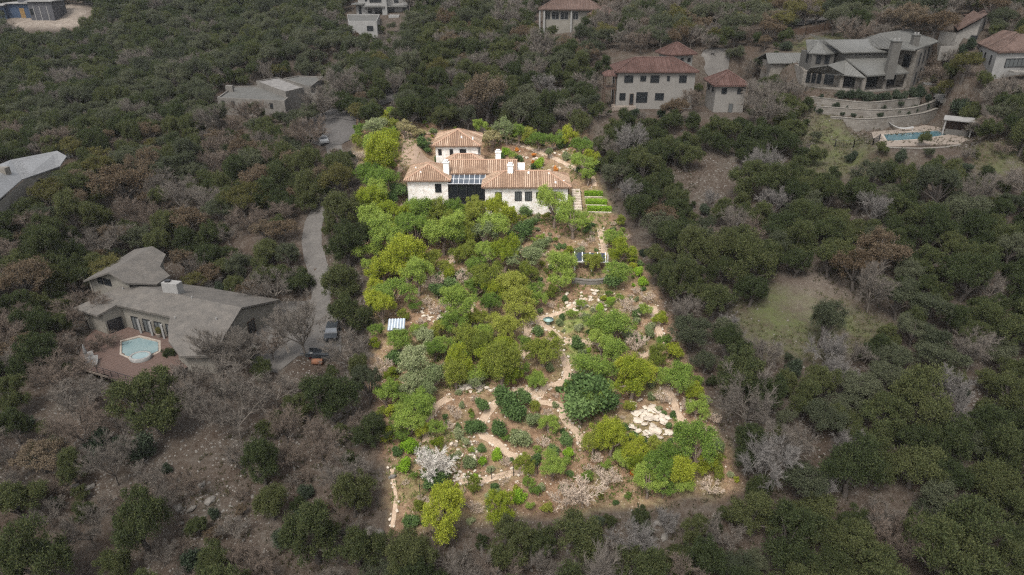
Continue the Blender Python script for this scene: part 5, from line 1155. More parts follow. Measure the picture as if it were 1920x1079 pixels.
def add_leafy(kind, n, m, bark, zc, **kw):
    PROTO.setdefault(kind,[])
    for i in range(n):
        v, C = crown_cloud(kw.get('seed',0)+i*17+hash_kind(kind), kw['nclump'], kw['nleaf'], kw['L'], kw['W'], kw.get('flat',.85), kw.get('lump',(.12,.22)), kw.get('low',-.45), kw.get('spread',.62), kw.get('droop',.25), kw.get('fill',.3),kw.get('nlobe',7),kw.get('plume',.95))
        v = v+np.array([0,0,zc]); PROTO[kind].append((trunk_mesh('trunk',C,i+5,zc,bark,kw.get('r0',.075)), leaf_mesh('crown',v,m), zc))
def hash_kind(k): return sum(ord(c)*(i+1) for i,c in enumerate(k))
def share(kind, src, m, bark):
    PROTO[kind] = []
    for t,c,z in PROTO[src]:
        c2 = c.copy(); c2.materials.clear(); c2.materials.append(m); t2 = t.copy(); t2.materials.clear(); t2.materials.append(bark); PROTO[kind].append((t2,c2,z))
def add_bare(kind, n, m, bark, **kw):
    PROTO[kind] = []
    for i in range(n):
        big, small = bare_segs(i*7+hash_kind(kind), **kw); v,f = tubes_np(seg_rows(big)); t = rawmesh('trunk',v,f,bark); v,f = tubes_np(seg_rows(small)); PROTO[kind].append((t, rawmesh('branches',v,f,m), 1.25))
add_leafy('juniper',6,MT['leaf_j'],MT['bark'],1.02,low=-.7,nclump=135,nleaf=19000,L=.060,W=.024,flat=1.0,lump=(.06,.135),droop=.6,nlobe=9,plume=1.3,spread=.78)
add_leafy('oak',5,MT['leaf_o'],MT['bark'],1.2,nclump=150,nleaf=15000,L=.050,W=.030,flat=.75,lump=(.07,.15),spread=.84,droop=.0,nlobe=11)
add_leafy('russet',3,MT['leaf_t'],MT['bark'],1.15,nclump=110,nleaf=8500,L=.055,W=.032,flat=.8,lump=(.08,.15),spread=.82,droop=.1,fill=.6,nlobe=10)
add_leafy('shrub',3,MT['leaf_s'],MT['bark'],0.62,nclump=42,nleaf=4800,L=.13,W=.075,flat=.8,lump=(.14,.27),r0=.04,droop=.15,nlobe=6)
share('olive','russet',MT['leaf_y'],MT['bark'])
share('garden_juniper','juniper',MT['leaf_jg'],MT['bark_g']); share('olive_juniper','juniper',MT['leaf_jo'],MT['bark_g'])  # garden copies of the same plants, lot brightness put into their colours
share('garden_oak','oak',MT['leaf_og'],MT['bark_g']); share('garden_pale','russet',MT['leaf_tg'],MT['bark_g'])
share('garden_shrub','shrub',MT['leaf_sg'],MT['bark_g']); share('sage_shrub','shrub',MT['leaf_pg'],MT['bark_g']); share('lime_shrub','shrub',MT['leaf_bg'],MT['bark_g']); share('orange_shrub','shrub',MT['leaf_rg'],MT['bark_g'])
add_leafy('sage_tree',2,MT['leaf_pg'],MT['bark_g'],1.0,nclump=100,nleaf=7500,L=.075,W=.04,flat=.8,lump=(.10,.18),spread=.72,droop=.15,fill=.6,nlobe=9)
add_bare('bare',5,MT['twig'],MT['twig'],nf=13); add_bare('bare_pink',4,MT['twig_p'],MT['bark'],nt=9,nf=13,spread=1.15)
add_bare('bare_white',2,MT['twig_w'],MT['twig_w'],nf=12,fine=.003)
add_bare('garden_bare',1,MT['twig_gw'],MT['twig_gw'],nf=8,fine=.006)
add_bare('brush',3,MT['twig_g'],MT['twig_g'],nlimb=9,nb=5,nt=6,nf=7,spread=1.6,height=1.35,r0=.03,fine=.006)
DESC = {'juniper':('juniper_tree','dark green juniper','tree'),'oak':('live_oak','grey-green live oak','tree'),'russet':('russet_tree','russet-tan leafed tree','tree'),'olive':('budding_tree','olive-yellow budding tree','tree'),
 'shrub':('shrub','dark leafy shrub','shrub'),'bare':('bare_tree','bare grey tree','tree'),'bare_pink':('bare_tree','bare pinkish-brown tree','tree'),'bare_white':('dead_tree','bleached dead tree','tree'),
 'garden_juniper':('juniper_tree','bright yellow-green juniper','tree'),'olive_juniper':('juniper_tree','olive-toned juniper','tree'),'garden_oak':('live_oak','fresh green oak','tree'),'garden_pale':('budding_tree','pale straw-coloured tree','tree'),
 'garden_shrub':('shrub','deep green round shrub','shrub'),'sage_shrub':('shrub','pale sage shrub','shrub'),'lime_shrub':('shrub','lime-green shrub','shrub'),'orange_shrub':('flowering_shrub','orange flowering shrub','shrub'),
 'sage_tree':('sage_tree','pale sage-green feathery tree','tree'),'garden_bare':('bare_tree','silvery leafless tree','tree'),'brush':('brush_thicket','leafless tan brush thicket','brush')}
RV = random.Random(11); PLANTS = []     # kind, x, y, R, centre height
def add_plant(kind, x, y, Rm, sz=None): PLANTS.append([kind, x, y, Rm, sz or RV.uniform(.8,1.22)])
def plant_px(kind, px, py, rpx):
    """stand a plant on the terrain so that its crown appears at this place"""
    zc = PROTO[kind][0][2]; g = ground(px,py); Rm = rpx*proj(g.x,g.y,g.z)[2]/F
    for _ in range(3): g = ground(px,py,Rm*zc); Rm = rpx*proj(g.x,g.y,g.z+Rm*zc)[2]/F
    add_plant(kind, g.x, g.y, Rm)
Jg,Jo,Og,Sg,Pg,Sh,Bg,Tg,Lg,Rg = 'garden_juniper','olive_juniper','garden_oak','garden_shrub','sage_shrub','sage_tree','brush','garden_pale','lime_shrub','orange_shrub'
GARDEN = [
 (707,235,22,Sh),(725,262,24,Jg),(716,295,38,Jg),(691,319,24,Og),(714,332,28,Og),(746,360,19,Sg),(733,368,15,Sg),(707,356,26,Og),(699,378,30,Jg),(759,240,15,Tg),(782,244,12,Tg),(790,267,14,Sg),(800,281,10,Sg),(819,301,8,Sg),(705,270,20,Og),
 (923,250,22,Tg),(950,247,20,Sh),(900,236,14,Og),(972,249,18,Og),(990,252,17,Jo),(1009,255,20,Og),(1035,257,18,Og),(1050,265,15,Sg),(1064,254,18,Jg),(1084,268,20,Og),(1095,300,20,Og),(1103,322,18,Og),(1108,292,14,Jg),
 (949,284,11,Lg),(961,291,9,Og),(972,297,8,Sg),(1011,306,12,Lg),(1003,311,8,Sg),(969,281,5,Rg),(1001,291,5,Rg),(999,304,5,Rg),(1041,318,6,Rg),(978,299,5,Sg),(1030,286,9,Sh),(1060,293,9,Pg),(940,292,8,Sg),(1084,318,7,Sg),
 (725,400,34,Jg),(759,402,36,Jg),(790,400,30,Og),(821,400,30,Jo),(846,400,22,Og),(864,401,23,Jg),(889,402,24,Jo),(934,401,28,Jg),(911,408,20,Og),(985.5,396,15,Sg),(1040,384,30,Og),(1076,408,28,Og),(695,420,30,Og),(712,433,36,Og),(745,428,32,Jg),(777,428,34,Og),(829,431,34,Og),(805,425,28,Jo),(873,428,30,Jo),(926,420,28,Og),(907,441,23,Sh),(983,435,22,Sg),(1017,457,16,Pg),(985,475,28,Sh),(1003,462,14,Pg),(960,440,14,Sg),(850,440,24,Og),
 (761,475,48,Jg),(782,512,32,Og),(716,500,32,Jg),(740,538,32,Og),(716,575,30,Jg),(757,587,12,Jo),(703,540,22,Jg),(700,460,25,Og),(873,472,23,Jo),(893,490,20,Og),(915,470,26,Og),(946,476,27,Jg),(1057,492,24,Og),(1051,516,22,Og),(1113,489,20,Jo),(1163,466,26,Jg),(1158,505,24,Og),(1154,530,22,Sg),(1150,445,18,Og),(846,532,19,Sg),(822,518,9,Sg),(909,512,33,Jo),(961,530,33,Jo),(861,577,32,Og),(916,566,24,Og),(970,566,36,Jo),(890,590,24,Jo),(946,605,33,Jo),(1014,584,8,Sg),(1073,586,10,Og),(852,607,24,Og),(1145,602,36,Og),(1125,615,20,Jg),(1194,590,11,Sg),(1206,578,13,Og),(1238,596,14,Jg),(749,639,24,Og),(743,667,22,Sg),(795,628,24,Sh),(777,680,34,Sh),(812,655,18,Og),(876,633,34,Jo),(934,656,40,Jg),(858,680,30,Jg),(940,686,40,Jo),(1018,650,33,Jo),(1009,707,16,Og),(1151,664,28,Og),(1112,687,32,Og),(1190,698,35,Jg),(1233,664,22,Jo),(1185,553,27,Bg),(1194,633,24,Bg),(1215,545,18,Bg),(1245,640,14,Og),(1222,610,10,Pg),(1060,560,8,Sg),(1035,545,14,Jo),(1090,470,12,Pg),(1175,625,12,Pg),(1050,605,9,Pg),(1085,612,11,Pg),
 (771,712,30,Sh),(812,704,26,Sh),(854,702,27,Jo),(895,715,16,Sh),(767,781,28,Og),(790,770,26,Og),(741,794,16,Og),(726,812,14,Jg),(769,834,20,Lg),(809,862,34,'garden_bare'),(816,897,26,Sg),(756,757,18,Og),(735,700,14,Jg),(902,762,17,Sg),(891,797,21,Sg),(944,744,26,Sg),(981,749,18,Sg),(962,771,28,Sg),(932,804,19,Sg),(977,822,23,Pg),(1000,791,19,Pg),(1030,788,19,Og),(1019,819,15,Bg),(1000,717,15,Og),(1105,738,46,Sg),(1092,772,40,Sg),(1135,764,30,Sg),(1120,725,34,Og),(1187,708,38,Jg),(1277,702,30,Og),(1262,777,8,Sg),(1112,822,27,Jo),(1146,822,32,Jg),(1187,837,28,Jg),(1225,837,22,Jo),(1255,800,9,Sg),(1300,837,40,Og),(1217,901,28,Og),(1236,879,28,Og),(1277,886,30,Jg),(1187,886,9,'orange_shrub'),(1334,901,22,Bg),(1094,903,44,Bg),(1142,884,26,Bg),(1064,918,30,Bg),(1037,871,25,Og),(1067,852,13,Lg),(985,867,21,Jo),(1007,860,13,Sg),(992,903,11,Og),(1007,919,11,Og),(831,954,48,Jg),(940,950,32,Jg),(1026,951,11,Jo),(902,841,10,Sg),(932,852,12,Lg),(906,867,10,Lg),(959,862,6,Sg),(891,892,6,Lg),(872,830,10,Pg),(1060,826,15,Sg),(861,736,8,Pg),(865,760,8,Pg),(840,790,14,Bg),(855,770,14,Bg),(1310,760,20,Og),(1330,800,16,Bg),(1290,750,14,Bg),(1265,655,18,Jg),(1345,860,16,Jo),(1250,850,16,Jo),(1180,760,12,Jo),(1220,745,9,Pg),(1235,765,8,Pg),(1172,800,10,Sg),
 (835,500,14,Jo),(1260,860,24,Og),(1200,868,22,Jg),(1168,852,20,Og),(1320,870,22,Jg),(1290,908,17,Og),(1245,912,18,Og),(1348,884,13,Jo),(750,730,18,Og),(775,748,20,Og),(735,770,14,Jg),(748,816,14,Og),(792,802,16,Jg),(800,737,20,Sh),(905,652,28,Jo),(960,702,22,Jg),(888,702,18,Og),(985,640,14,Og),(1250,700,20,Og),(1302,732,18,Jg),(1150,700,24,Og),(1216,690,16,Jo),(1128,640,22,Og),(1100,600,12,Sh),(870,650,22,Og),(830,640,20,Og),(820,615,18,Jo),(905,620,22,Og),(1010,560,16,Og),(1000,540,18,Og),(985,510,20,Jo),(930,540,24,Jg),(890,535,20,Og),(800,560,12,Bg),(815,575,14,Bg),(790,595,12,Bg),(905,690,14,Jo),(980,690,12,Og),(1030,690,10,Pg),(1075,725,14,Og),(1040,760,8,Pg),(920,880,9,Pg),(950,895,8,Bg),(850,860,9,Pg),(1120,850,14,Bg),(760,900,8,Bg),(790,930,9,Bg),(880,940,10,Bg)]
for px,py,rp,k in GARDEN: plant_px(k,px,py,rp*(1.28 if k in (Jg,Jo,Og,Sh,Tg) else 1.18))
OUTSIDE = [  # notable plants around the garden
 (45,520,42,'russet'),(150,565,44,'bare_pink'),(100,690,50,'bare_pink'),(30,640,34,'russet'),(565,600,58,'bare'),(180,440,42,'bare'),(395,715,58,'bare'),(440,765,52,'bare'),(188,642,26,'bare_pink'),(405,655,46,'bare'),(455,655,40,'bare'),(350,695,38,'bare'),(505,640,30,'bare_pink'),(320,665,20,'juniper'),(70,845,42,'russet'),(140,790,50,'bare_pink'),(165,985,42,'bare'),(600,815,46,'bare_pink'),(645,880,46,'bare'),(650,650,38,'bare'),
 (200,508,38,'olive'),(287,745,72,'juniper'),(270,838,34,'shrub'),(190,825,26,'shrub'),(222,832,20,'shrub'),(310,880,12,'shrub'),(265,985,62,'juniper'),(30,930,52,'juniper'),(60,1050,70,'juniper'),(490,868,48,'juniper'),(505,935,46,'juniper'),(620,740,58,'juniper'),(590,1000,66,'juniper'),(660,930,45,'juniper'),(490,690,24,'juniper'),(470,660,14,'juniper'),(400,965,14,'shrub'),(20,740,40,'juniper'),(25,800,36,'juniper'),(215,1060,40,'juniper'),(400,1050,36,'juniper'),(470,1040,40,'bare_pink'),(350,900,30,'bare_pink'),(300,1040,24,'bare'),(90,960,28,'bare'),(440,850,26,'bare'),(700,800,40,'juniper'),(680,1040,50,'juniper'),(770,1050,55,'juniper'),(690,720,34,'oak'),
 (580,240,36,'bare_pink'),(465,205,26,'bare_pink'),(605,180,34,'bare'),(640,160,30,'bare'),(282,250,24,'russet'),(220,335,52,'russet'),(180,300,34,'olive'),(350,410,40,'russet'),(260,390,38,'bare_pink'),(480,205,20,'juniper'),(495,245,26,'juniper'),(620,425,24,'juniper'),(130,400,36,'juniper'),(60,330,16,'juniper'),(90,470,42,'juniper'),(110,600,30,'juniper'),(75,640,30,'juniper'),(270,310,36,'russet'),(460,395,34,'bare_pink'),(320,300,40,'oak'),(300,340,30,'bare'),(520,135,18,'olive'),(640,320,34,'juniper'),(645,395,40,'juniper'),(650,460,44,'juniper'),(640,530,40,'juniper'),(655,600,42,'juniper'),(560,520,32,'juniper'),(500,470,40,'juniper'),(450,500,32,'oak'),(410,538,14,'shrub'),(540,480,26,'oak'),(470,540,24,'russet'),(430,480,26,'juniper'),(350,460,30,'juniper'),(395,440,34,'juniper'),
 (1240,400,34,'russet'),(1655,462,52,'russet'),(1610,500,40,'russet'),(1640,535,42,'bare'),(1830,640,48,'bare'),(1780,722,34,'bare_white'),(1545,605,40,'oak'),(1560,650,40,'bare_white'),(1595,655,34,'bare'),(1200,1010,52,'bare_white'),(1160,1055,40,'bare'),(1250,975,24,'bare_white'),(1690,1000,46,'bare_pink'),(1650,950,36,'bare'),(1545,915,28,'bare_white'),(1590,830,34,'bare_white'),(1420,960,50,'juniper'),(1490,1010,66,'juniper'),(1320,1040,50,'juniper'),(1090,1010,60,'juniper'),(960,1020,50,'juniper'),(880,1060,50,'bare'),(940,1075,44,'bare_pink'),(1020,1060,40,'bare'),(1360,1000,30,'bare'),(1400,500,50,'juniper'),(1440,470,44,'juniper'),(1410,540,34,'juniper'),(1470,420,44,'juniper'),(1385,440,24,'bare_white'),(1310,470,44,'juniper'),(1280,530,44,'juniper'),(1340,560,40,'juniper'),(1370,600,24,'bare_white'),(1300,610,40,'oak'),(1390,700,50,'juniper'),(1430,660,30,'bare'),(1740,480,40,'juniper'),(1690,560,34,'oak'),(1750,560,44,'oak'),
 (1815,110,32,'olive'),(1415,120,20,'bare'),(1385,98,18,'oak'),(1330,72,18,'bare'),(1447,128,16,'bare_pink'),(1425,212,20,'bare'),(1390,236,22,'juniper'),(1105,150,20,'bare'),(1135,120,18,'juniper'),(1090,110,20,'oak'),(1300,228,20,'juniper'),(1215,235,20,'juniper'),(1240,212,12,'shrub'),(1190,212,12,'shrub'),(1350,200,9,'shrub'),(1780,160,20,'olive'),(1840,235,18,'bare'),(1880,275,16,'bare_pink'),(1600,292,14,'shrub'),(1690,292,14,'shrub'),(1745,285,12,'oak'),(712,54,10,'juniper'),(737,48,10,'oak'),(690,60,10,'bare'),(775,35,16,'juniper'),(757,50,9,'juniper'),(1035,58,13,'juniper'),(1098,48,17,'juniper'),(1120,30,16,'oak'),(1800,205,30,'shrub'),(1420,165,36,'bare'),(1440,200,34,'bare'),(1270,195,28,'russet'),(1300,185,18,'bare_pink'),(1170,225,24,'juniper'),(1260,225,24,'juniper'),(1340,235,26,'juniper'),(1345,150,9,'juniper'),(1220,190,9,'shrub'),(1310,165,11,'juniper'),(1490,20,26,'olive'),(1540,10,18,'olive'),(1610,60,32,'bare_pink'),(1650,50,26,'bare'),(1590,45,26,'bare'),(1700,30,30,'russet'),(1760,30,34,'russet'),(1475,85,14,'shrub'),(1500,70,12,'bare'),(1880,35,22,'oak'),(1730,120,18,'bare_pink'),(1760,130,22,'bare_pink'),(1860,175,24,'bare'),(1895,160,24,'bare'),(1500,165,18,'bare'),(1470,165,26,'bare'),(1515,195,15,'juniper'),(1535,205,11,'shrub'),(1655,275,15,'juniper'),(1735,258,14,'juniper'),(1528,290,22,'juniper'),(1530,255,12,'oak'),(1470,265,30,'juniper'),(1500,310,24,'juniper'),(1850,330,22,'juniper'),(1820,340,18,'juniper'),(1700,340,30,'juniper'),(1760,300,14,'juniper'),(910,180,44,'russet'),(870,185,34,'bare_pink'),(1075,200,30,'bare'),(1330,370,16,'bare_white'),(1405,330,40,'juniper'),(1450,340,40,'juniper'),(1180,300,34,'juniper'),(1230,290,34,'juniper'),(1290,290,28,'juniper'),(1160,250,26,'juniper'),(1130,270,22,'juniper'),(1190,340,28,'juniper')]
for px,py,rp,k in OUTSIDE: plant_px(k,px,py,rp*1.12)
# shrubs on the terraces and beside the right-hand houses
for px,py,rp in ((1560,190,7),(1540,183,6),(1578,177,7),(1596,178,7),(1614,179,7),(1632,181,8),(1648,181,7),(1664,180,7),(1680,179,7),(1696,177,7),(1712,175,7),(1625,187,8),(1647,186,5),(1568,198,7),(1590,200,6),(1624,200,7),(1654,199,8),(1688,196,9),(1722,175,8),(1600,218,6),(1650,215,8),(1680,213,9),(1697,212,8),(1715,206,8),(1735,200,8),(1580,214,6),(1740,185,9),(1822,84,8),(1805,97,8)): plant_px('shrub',px,py,rp*(1.9 if py < 183 else 1.15))
# random woodland fill in the world, kept off roads, houses, lawns and views the photograph leaves open
KEEP = [LOT_PX,
 [(1128,84),(1300,84),(1310,125),(1400,140),(1402,206),(1155,206),(1128,185)],[(1465,92),(1520,80),(1740,66),(1745,130),(1728,180),(1760,200),(1815,225),(1815,270),(1780,285),(1660,283),(1620,262),(1545,225),(1515,190),(1512,150),(1465,125)],
 [(1395,570),(1480,505),(1530,488),(1575,520),(1650,600),(1620,645),(1500,650),(1400,640)],[(1275,278),(1385,282),(1388,345),(1335,372),(1280,350)],
 [(140,540),(160,520),(285,462),(325,515),(345,530),(525,560),(600,560),(640,590),(640,670),(540,680),(400,665),(330,700),(250,722),(155,692)],[(410,160),(480,148),(605,142),(600,180),(540,200),(410,212)],
 [(585,215),(668,212),(668,262),(600,275),(580,250)],[(562,392),(632,372),(614,430),(622,570),(572,570),(560,460)],[(650,0),(768,0),(765,40),(706,52),(653,52)],[(1012,0),(1100,0),(1090,40),(1070,60),(1015,60)],
 [(0,0),(160,0),(160,40),(120,50),(40,50),(0,30)],[(1790,15),(1860,5),(1850,40),(1835,92),(1792,95)],[(1835,75),(1920,60),(1920,150),(1865,140)],[(0,305),(108,283),(125,295),(112,315),(0,375)],[(715,165),(740,165),(735,190),(700,205)],[(1500,40),(1560,28),(1560,50),(1470,62)],[(1480,75),(1560,55),(1600,70),(1570,85),(1500,92)],
 [(1530,215),(1620,262),(1640,270),(1630,300),(1540,305),(1520,250)],[(1850,270),(1920,262),(1920,330),(1850,320)],[(330,800),(430,790),(470,880),(420,940),(330,930),(320,860)],[(1345,100),(1365,120),(1350,130),(1335,105)]]
def clear(px,py,r):
    X = np.array([px,px-r,px+r,px,px]); Y = np.array([py,py,py,py-r,py+r*.5])
    return not any(in_poly(X,Y,k).any() for k in KEEP)
def kind_at(px,py,rn):
    u = rn.random()
    if px < 660 and py < 240: return 'juniper' if u < .55 else 'oak' if u < .93 else 'bare'
    if px > 1080 and py < 130: return 'oak' if u < .32 else 'juniper' if u < .5 else 'bare' if u < .72 else 'bare_pink' if u < .84 else 'russet' if u < .94 else 'olive'
    if py < 140: return 'juniper' if u < .5 else 'oak' if u < .78 else 'bare' if u < .9 else 'olive' if u < .95 else 'russet'
    if px < 700 and py > 690: return 'juniper' if u < .35 else 'bare' if u < .7 else 'bare_pink' if u < .9 else 'shrub'
    if px < 700: return 'juniper' if u < .6 else 'oak' if u < .72 else 'bare_pink' if u < .84 else 'bare' if u < .9 else 'russet' if u < .97 else 'olive'
    return 'juniper' if u < .70 else 'oak' if u < .87 else 'bare' if u < .94 else 'bare_pink' if u < .965 else 'bare_white'
taken = [(p[1],p[2],p[3]) for p in PLANTS]; cell = {}
def cput(x,y,r): cell.setdefault((int(x//8),int(y//8)),[]).append((x,y,r))
for t in taken: cput(*t)
def free(x,y,r,f=.74):
    i,j = int(x//8),int(y//8)
    for a in (-1,0,1):
        for b in (-1,0,1):
            for X,Y,Q in cell.get((i+a,j+b),()):
                if (X-x)**2+(Y-y)**2 < ((r+Q)*f)**2: return False
    return True
rn = random.Random(21)
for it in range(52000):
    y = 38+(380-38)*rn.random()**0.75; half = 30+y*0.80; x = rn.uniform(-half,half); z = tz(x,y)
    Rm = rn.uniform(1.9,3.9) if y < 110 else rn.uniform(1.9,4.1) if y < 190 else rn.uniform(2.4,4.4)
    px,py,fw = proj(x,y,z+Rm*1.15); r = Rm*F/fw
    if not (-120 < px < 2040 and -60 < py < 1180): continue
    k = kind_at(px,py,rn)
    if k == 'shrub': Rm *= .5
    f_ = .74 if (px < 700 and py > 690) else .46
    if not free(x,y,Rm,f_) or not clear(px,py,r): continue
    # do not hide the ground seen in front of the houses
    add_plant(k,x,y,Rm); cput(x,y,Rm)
# understory: small junipers, bare brush and shrubs in the remaining gaps
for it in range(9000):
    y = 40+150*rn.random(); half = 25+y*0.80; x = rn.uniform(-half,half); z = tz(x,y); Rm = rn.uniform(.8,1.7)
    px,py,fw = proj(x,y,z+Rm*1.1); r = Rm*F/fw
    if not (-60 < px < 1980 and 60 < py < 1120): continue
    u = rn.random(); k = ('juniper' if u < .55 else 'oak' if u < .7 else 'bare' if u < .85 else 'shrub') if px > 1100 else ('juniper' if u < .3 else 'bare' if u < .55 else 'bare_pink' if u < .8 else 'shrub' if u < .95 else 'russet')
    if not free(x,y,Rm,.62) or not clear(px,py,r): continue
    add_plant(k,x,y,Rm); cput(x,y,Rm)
# smaller garden growth between the larger plants, off the paths
PL = [Vector(ground(*q)[:2]) for p in PATHS for q in p]; PLS = []
for p in PATHS:
    w_ = [Vector(ground(*q)[:2]) for q in p]; PLS += [a.lerp(b,t/6) for a,b in zip(w_[:-1],w_[1:]) for t in range(7)]
shd = ground(745,630)
for it in range(9000):
    x = rn.uniform(-36,26); y = rn.uniform(49,158)
    if abs(x-shd.x) < 2.6 and -6 < y-shd.y < 2.5: continue
    if not in_poly(np.array([x]),np.array([y]),LOT)[0]: continue
    if -21 < x < 12 and 113.5 < y < 142: continue
    z = tz(x,y); px,py,_ = proj(x,y,z+.8); wooded = px < 905 and 395 < py < 640 or px < 740
    if any((q.x-x)**2+(q.y-y)**2 < (1.5 if wooded else 1.2) for q in PLS): continue
    if in_poly(np.array([px]),np.array([py]),[(743,335),(750,245),(780,250),(815,304)])[0] or in_poly(np.array([px]),np.array([py]),[(1168,748),(1238,765),(1268,790),(1256,826),(1175,815)])[0] or in_poly(np.array([px]),np.array([py]),[(1085,345),(1140,345),(1165,415),(1085,412)])[0] or in_poly(np.array([px]),np.array([py]),[(1070,470),(1150,470),(1150,545),(1070,545)])[0]: continue
    u = rn.random()
    if wooded: k = Jg if u < .3 else Og if u < .55 else Jo if u < .7 else Sg if u < .85 else Bg; Rm = rn.uniform(1.0,2.3)
    else: k = Sg if u < .2 else Pg if u < .40 else Bg if u < .62 else Lg if u < .67 else Og if u < .85 else Jg if u < .93 else Jo; Rm = rn.uniform(.4,1.25)
    if not free(x,y,Rm,.58 if wooded else .66): continue
    add_plant(k,x,y,Rm); cput(x,y,Rm)
# ---------------------------------------------------------------- labels that single out each plant
LM = [('the white villa',900,350),('the guest block',855,275),('the red-roofed house',1220,170),('the red-roofed annex',1360,175),('the grey metal-roofed house',1610,135),('the long right-hand pool',1710,255),('the cabana',1790,235),('the grey-shingled pool house',360,560),('the hexagonal pool',262,655),('the concrete court',590,630),('the parapet house',500,185),('the cul-de-sac',625,240),('the metal-roofed house at left',60,310),('the white modern house',710,30),('the brown-roofed house',1060,35),('the half-built house',60,25),('the solar pergola',1110,490),('the garden shed',745,612),('the fire bowl',1028,608),('the villa driveway',765,290),('the grass clearing',1520,580),('the white hip-roofed house',1890,110),('the brown gable house',1830,50),('the wire garden fence',900,905),('the rock outcrop',1215,790),('the lime hedges',1120,385),('the lower left photo corner',0,1079),('the lower right photo corner',1920,1079),('the bottom edge centre',960,1079),('the upper right street',1500,40),('the timber deck',200,690),('the left photo edge middle',0,560),('the right photo edge middle',1920,560),('the narrow concrete lane',600,430)]
ORD = ['nearest','second nearest','third nearest','fourth nearest','fifth nearest','sixth nearest','seventh nearest','eighth nearest','ninth nearest','tenth nearest','eleventh nearest','twelfth nearest','thirteenth nearest','fourteenth nearest','fifteenth nearest','sixteenth nearest','seventeenth nearest','eighteenth nearest','nineteenth nearest','twentieth nearest']+[str(n)+('st' if n%10 == 1 else 'nd' if n%10 == 2 else 'rd' if n%10 == 3 else 'th')+' nearest' for n in range(21,140)]
rows = []
for p in PLANTS:
    k,x,y,Rm,s = p; z = tz(x,y); px,py,fw = proj(x,y,z+Rm*PROTO[k][0][2]); rows.append((k,px,py,Rm*F/fw,p))
KIND_CAP = 290; far_rows = []; near = []
for nm in sorted(set(DESC[r[0]][0] for r in rows)):
    sel = sorted([r for r in rows if DESC[r[0]][0] == nm], key=lambda r: -r[3]*(1 if (-60 < r[1] < 1980 and -40 < r[2] < 1130) else .3)); near += sel[:KIND_CAP]; far_rows += sel[KIND_CAP:]
buckets = {}
for r in near:
    l = min(LM, key=lambda l: math.hypot(r[1]-l[1],(r[2]-l[2])*1.3)); dx,dy = r[1]-l[1],r[2]-l[2]
    side = ('left of' if dx < 0 else 'right of') if abs(dx) > abs(dy)*1.1 else ('above' if dy < 0 else 'below')
    buckets.setdefault((DESC[r[0]][1],l[0],side),[]).append((math.hypot(dx,dy),r))
def add_tree(r, label):
    k,_,_,_,(kk,x,y,Rm,s) = r; name,desc,cat = DESC[k]; t,c,zc = RV.choice(PROTO[k])
    root = link(name,None,None,(x,y,tz(x,y)-.05),(0,0,RV.uniform(0,6.28)),(Rm*RV.uniform(.88,1.14),Rm*RV.uniform(.88,1.14),Rm*s)); tag(root,label,cat,desc+'s')
    link('trunk',t,root); link('crown' if 'are' not in k and k != 'brush' else 'branches',c,root)
for (desc,lm,side),v in buckets.items():
    v.sort(key=lambda q: q[0])
    for i,(d,r) in enumerate(v):
        lab = f'{desc}, {ORD[i]} {side} {lm}' if len(v) > 1 else f'{desc} standing {side} {lm}'
        add_tree(r,lab)
# the rest of the woodland on the far slopes reads as one mass
def far_wood(rows, kinds, name, label):
    pts = {}
    for r in rows: pts.setdefault(r[0] if r[0] in PROTO else kinds[0],[]).append(r[4])
    for k,ps in pts.items():
        protoc = bpy.data.collections.new('woodland_kind_'+k)
        for t,c,zc in PROTO[k][:3]:
            o = bpy.data.objects.new('far_crown',c); protoc.objects.link(o)
        me = bpy.data.meshes.new('far_woodland'); me.from_pydata([(x,y,tz(x,y)-.1) for _,x,y,_,_ in ps],[],[])
        a = me.attributes.new('size','FLOAT','POINT'); a.data.foreach_set('value',[p[3] for p in ps]); a = me.attributes.new('turn','FLOAT','POINT'); a.data.foreach_set('value',[RV.uniform(0,6.28) for _ in ps])
        o = stuff(link('far_woodland',me)); o['label'] = f'distant mass of {DESC[k][1]}s on the far slopes'; o['category'] = 'woodland'
        ng = bpy.data.node_groups.new('scatter_'+k,'GeometryNodeTree'); ng.interface.new_socket('Geometry',in_out='INPUT',socket_type='NodeSocketGeometry'); ng.interface.new_socket('Geometry',in_out='OUTPUT',socket_type='NodeSocketGeometry')
        N_ = ng.nodes; gi,go = N_.new('NodeGroupInput'),N_.new('NodeGroupOutput'); ip = N_.new('GeometryNodeInstanceOnPoints'); ci = N_.new('GeometryNodeCollectionInfo'); ci.inputs['Collection'].default_value = protoc; ci.inputs['Separate Children'].default_value = True; ci.inputs['Reset Children'].default_value = True
        sa = N_.new('GeometryNodeInputNamedAttribute'); sa.data_type = 'FLOAT'; sa.inputs['Name'].default_value = 'size'; ta = N_.new('GeometryNodeInputNamedAttribute'); ta.data_type = 'FLOAT'; ta.inputs['Name'].default_value = 'turn'
        cx = N_.new('ShaderNodeCombineXYZ'); er = N_.new('FunctionNodeEulerToRotation')
        lk = ng.links.new; lk(gi.outputs[0],ip.inputs['Points']); lk(ci.outputs[0],ip.inputs['Instance']); ip.inputs['Pick Instance'].default_value = True
        lk(ta.outputs['Attribute'],cx.inputs['Z']); lk(cx.outputs[0],er.inputs[0]); lk(er.outputs[0],ip.inputs['Rotation']); lk(sa.outputs['Attribute'],ip.inputs['Scale']); lk(ip.outputs[0],go.inputs[0])
        md = o.modifiers.new('scatter','NODES'); md.node_group = ng
far_wood(far_rows, ['juniper'], 'far_woodland', '')
print('plants', len(near), 'far', len(far_rows))
